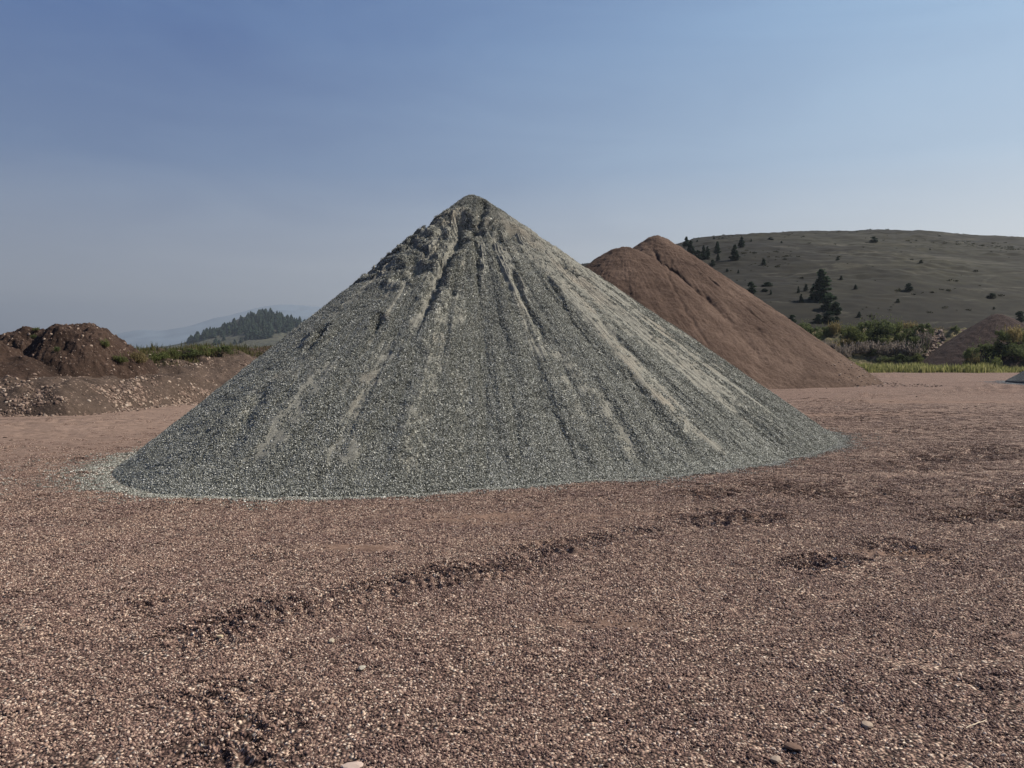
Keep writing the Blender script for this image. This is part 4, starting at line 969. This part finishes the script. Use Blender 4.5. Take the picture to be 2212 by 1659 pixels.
# ================================================================ SMALL THINGS IN THE FOREGROUND
m_tw, k, b = new_mat('pale_twig', .8); b.inputs['Base Color'].default_value = (.55, .46, .34, 1)
def tube(name, P, r, mat, **props):
    P = np.array(P, float); n = 6; V = []
    for i, p in enumerate(P):
        d = P[min(i+1, len(P)-1)]-P[max(i-1, 0)]; d /= np.linalg.norm(d); a = np.cross(d, [0, 0, 1]); a /= np.linalg.norm(a); c_ = np.cross(d, a)
        rr3 = r*(1-.5*i/len(P))
        for q in range(n): V.append(p+rr3*(a*math.cos(q/n*6.283)+c_*math.sin(q/n*6.283)))
    F = [[i*n+q, i*n+(q+1) % n, (i+1)*n+(q+1) % n, (i+1)*n+q] for i in range(len(P)-1) for q in range(n)]
    return link(name, mesh_from(name, V, F), mat, **props)
tp = []
for i, (a, b_) in enumerate([(2415, 1824), (2425, 1821), (2436, 1818), (2445, 1811), (2457, 1806), (2466, 1800)]):
    g = gpt(a*.864, b_*.864); tp.append((g[0], g[1], ground_z(np.array([g[0]]), np.array([g[1]]))[0]+.012+.006*math.sin(i)))
tube('twig', tp, .0028, m_tw, label='thin pale bent twig lying on the pebbles at bottom right', category='twig')
for a, b_, s1, col, lb in [(880, 1908, .040, (.42, .33, .28), 'flat pinkish stone at the bottom edge, left of centre'), (1982, 1872, .034, (.13, .085, .065), 'flat brown stone among the pebbles at bottom right'),
                           (1940, 1900, .030, (.30, .24, .19), 'tan stone below the flat brown one at bottom right'), (830, 1613, .026, (.42, .36, .27), 'pale tan stone in the gravel, lower left of centre'),
                           (905, 1675, .028, (.36, .33, .27), 'pale greyish stone a little below the pale tan one'), (2168, 1812, .028, (.33, .26, .2), 'tan wedge stone left of the pale twig'),
                           (550, 1606, .022, (.4, .33, .22), 'yellowish stone on the dark wheel rut at left')]:
    g = gpt(a*.864, b_*.864); V, F = stone(ICO2, .6, .33); V = V*s1
    m_, k, b = new_mat('stone_colour'); k.set(b.inputs['Base Color'], k.mix(k.noise(k.n('ShaderNodeNewGeometry').outputs['Position'], 60, 4), (*[c_*.8 for c_ in col], 1), (*[c_*1.2 for c_ in col], 1)))
    o = link('stone', mesh_from('stone', V, F, False), m_, label=lb, category='stone', group='larger stones in the foreground gravel')
    o.location = (g[0], g[1], float(ground_z(np.array([g[0]]), np.array([g[1]]))[0])+.012); o.rotation_euler = (random.uniform(-.15, .15), random.uniform(-.15, .15), random.uniform(0, 6))

# ================================================================ SMOKY AIR
hv = [(-9500, -300), (9500, -300), (9500, 9600), (-9500, 9600)]
V = [(a, b_, z) for z in (-2.0, 600.0) for a, b_ in hv]
F = [[3, 2, 1, 0], [4, 5, 6, 7], [0, 1, 5, 4], [1, 2, 6, 5], [2, 3, 7, 6], [3, 0, 4, 7]]
m_hz = bpy.data.materials.new('haze'); m_hz.use_nodes = True; k = NT(m_hz.node_tree)
vol = k.n('ShaderNodeVolumePrincipled', {'Color': (.50, .57, .66, 1), 'Density': .00015, 'Anisotropy': .35})
out = k.n('ShaderNodeOutputMaterial'); k.t.links.new(vol.outputs[0], out.inputs['Volume'])
link('haze', mesh_from('haze', V, F, False), m_hz, kind='stuff', label='thin smoke haze filling the valley air')
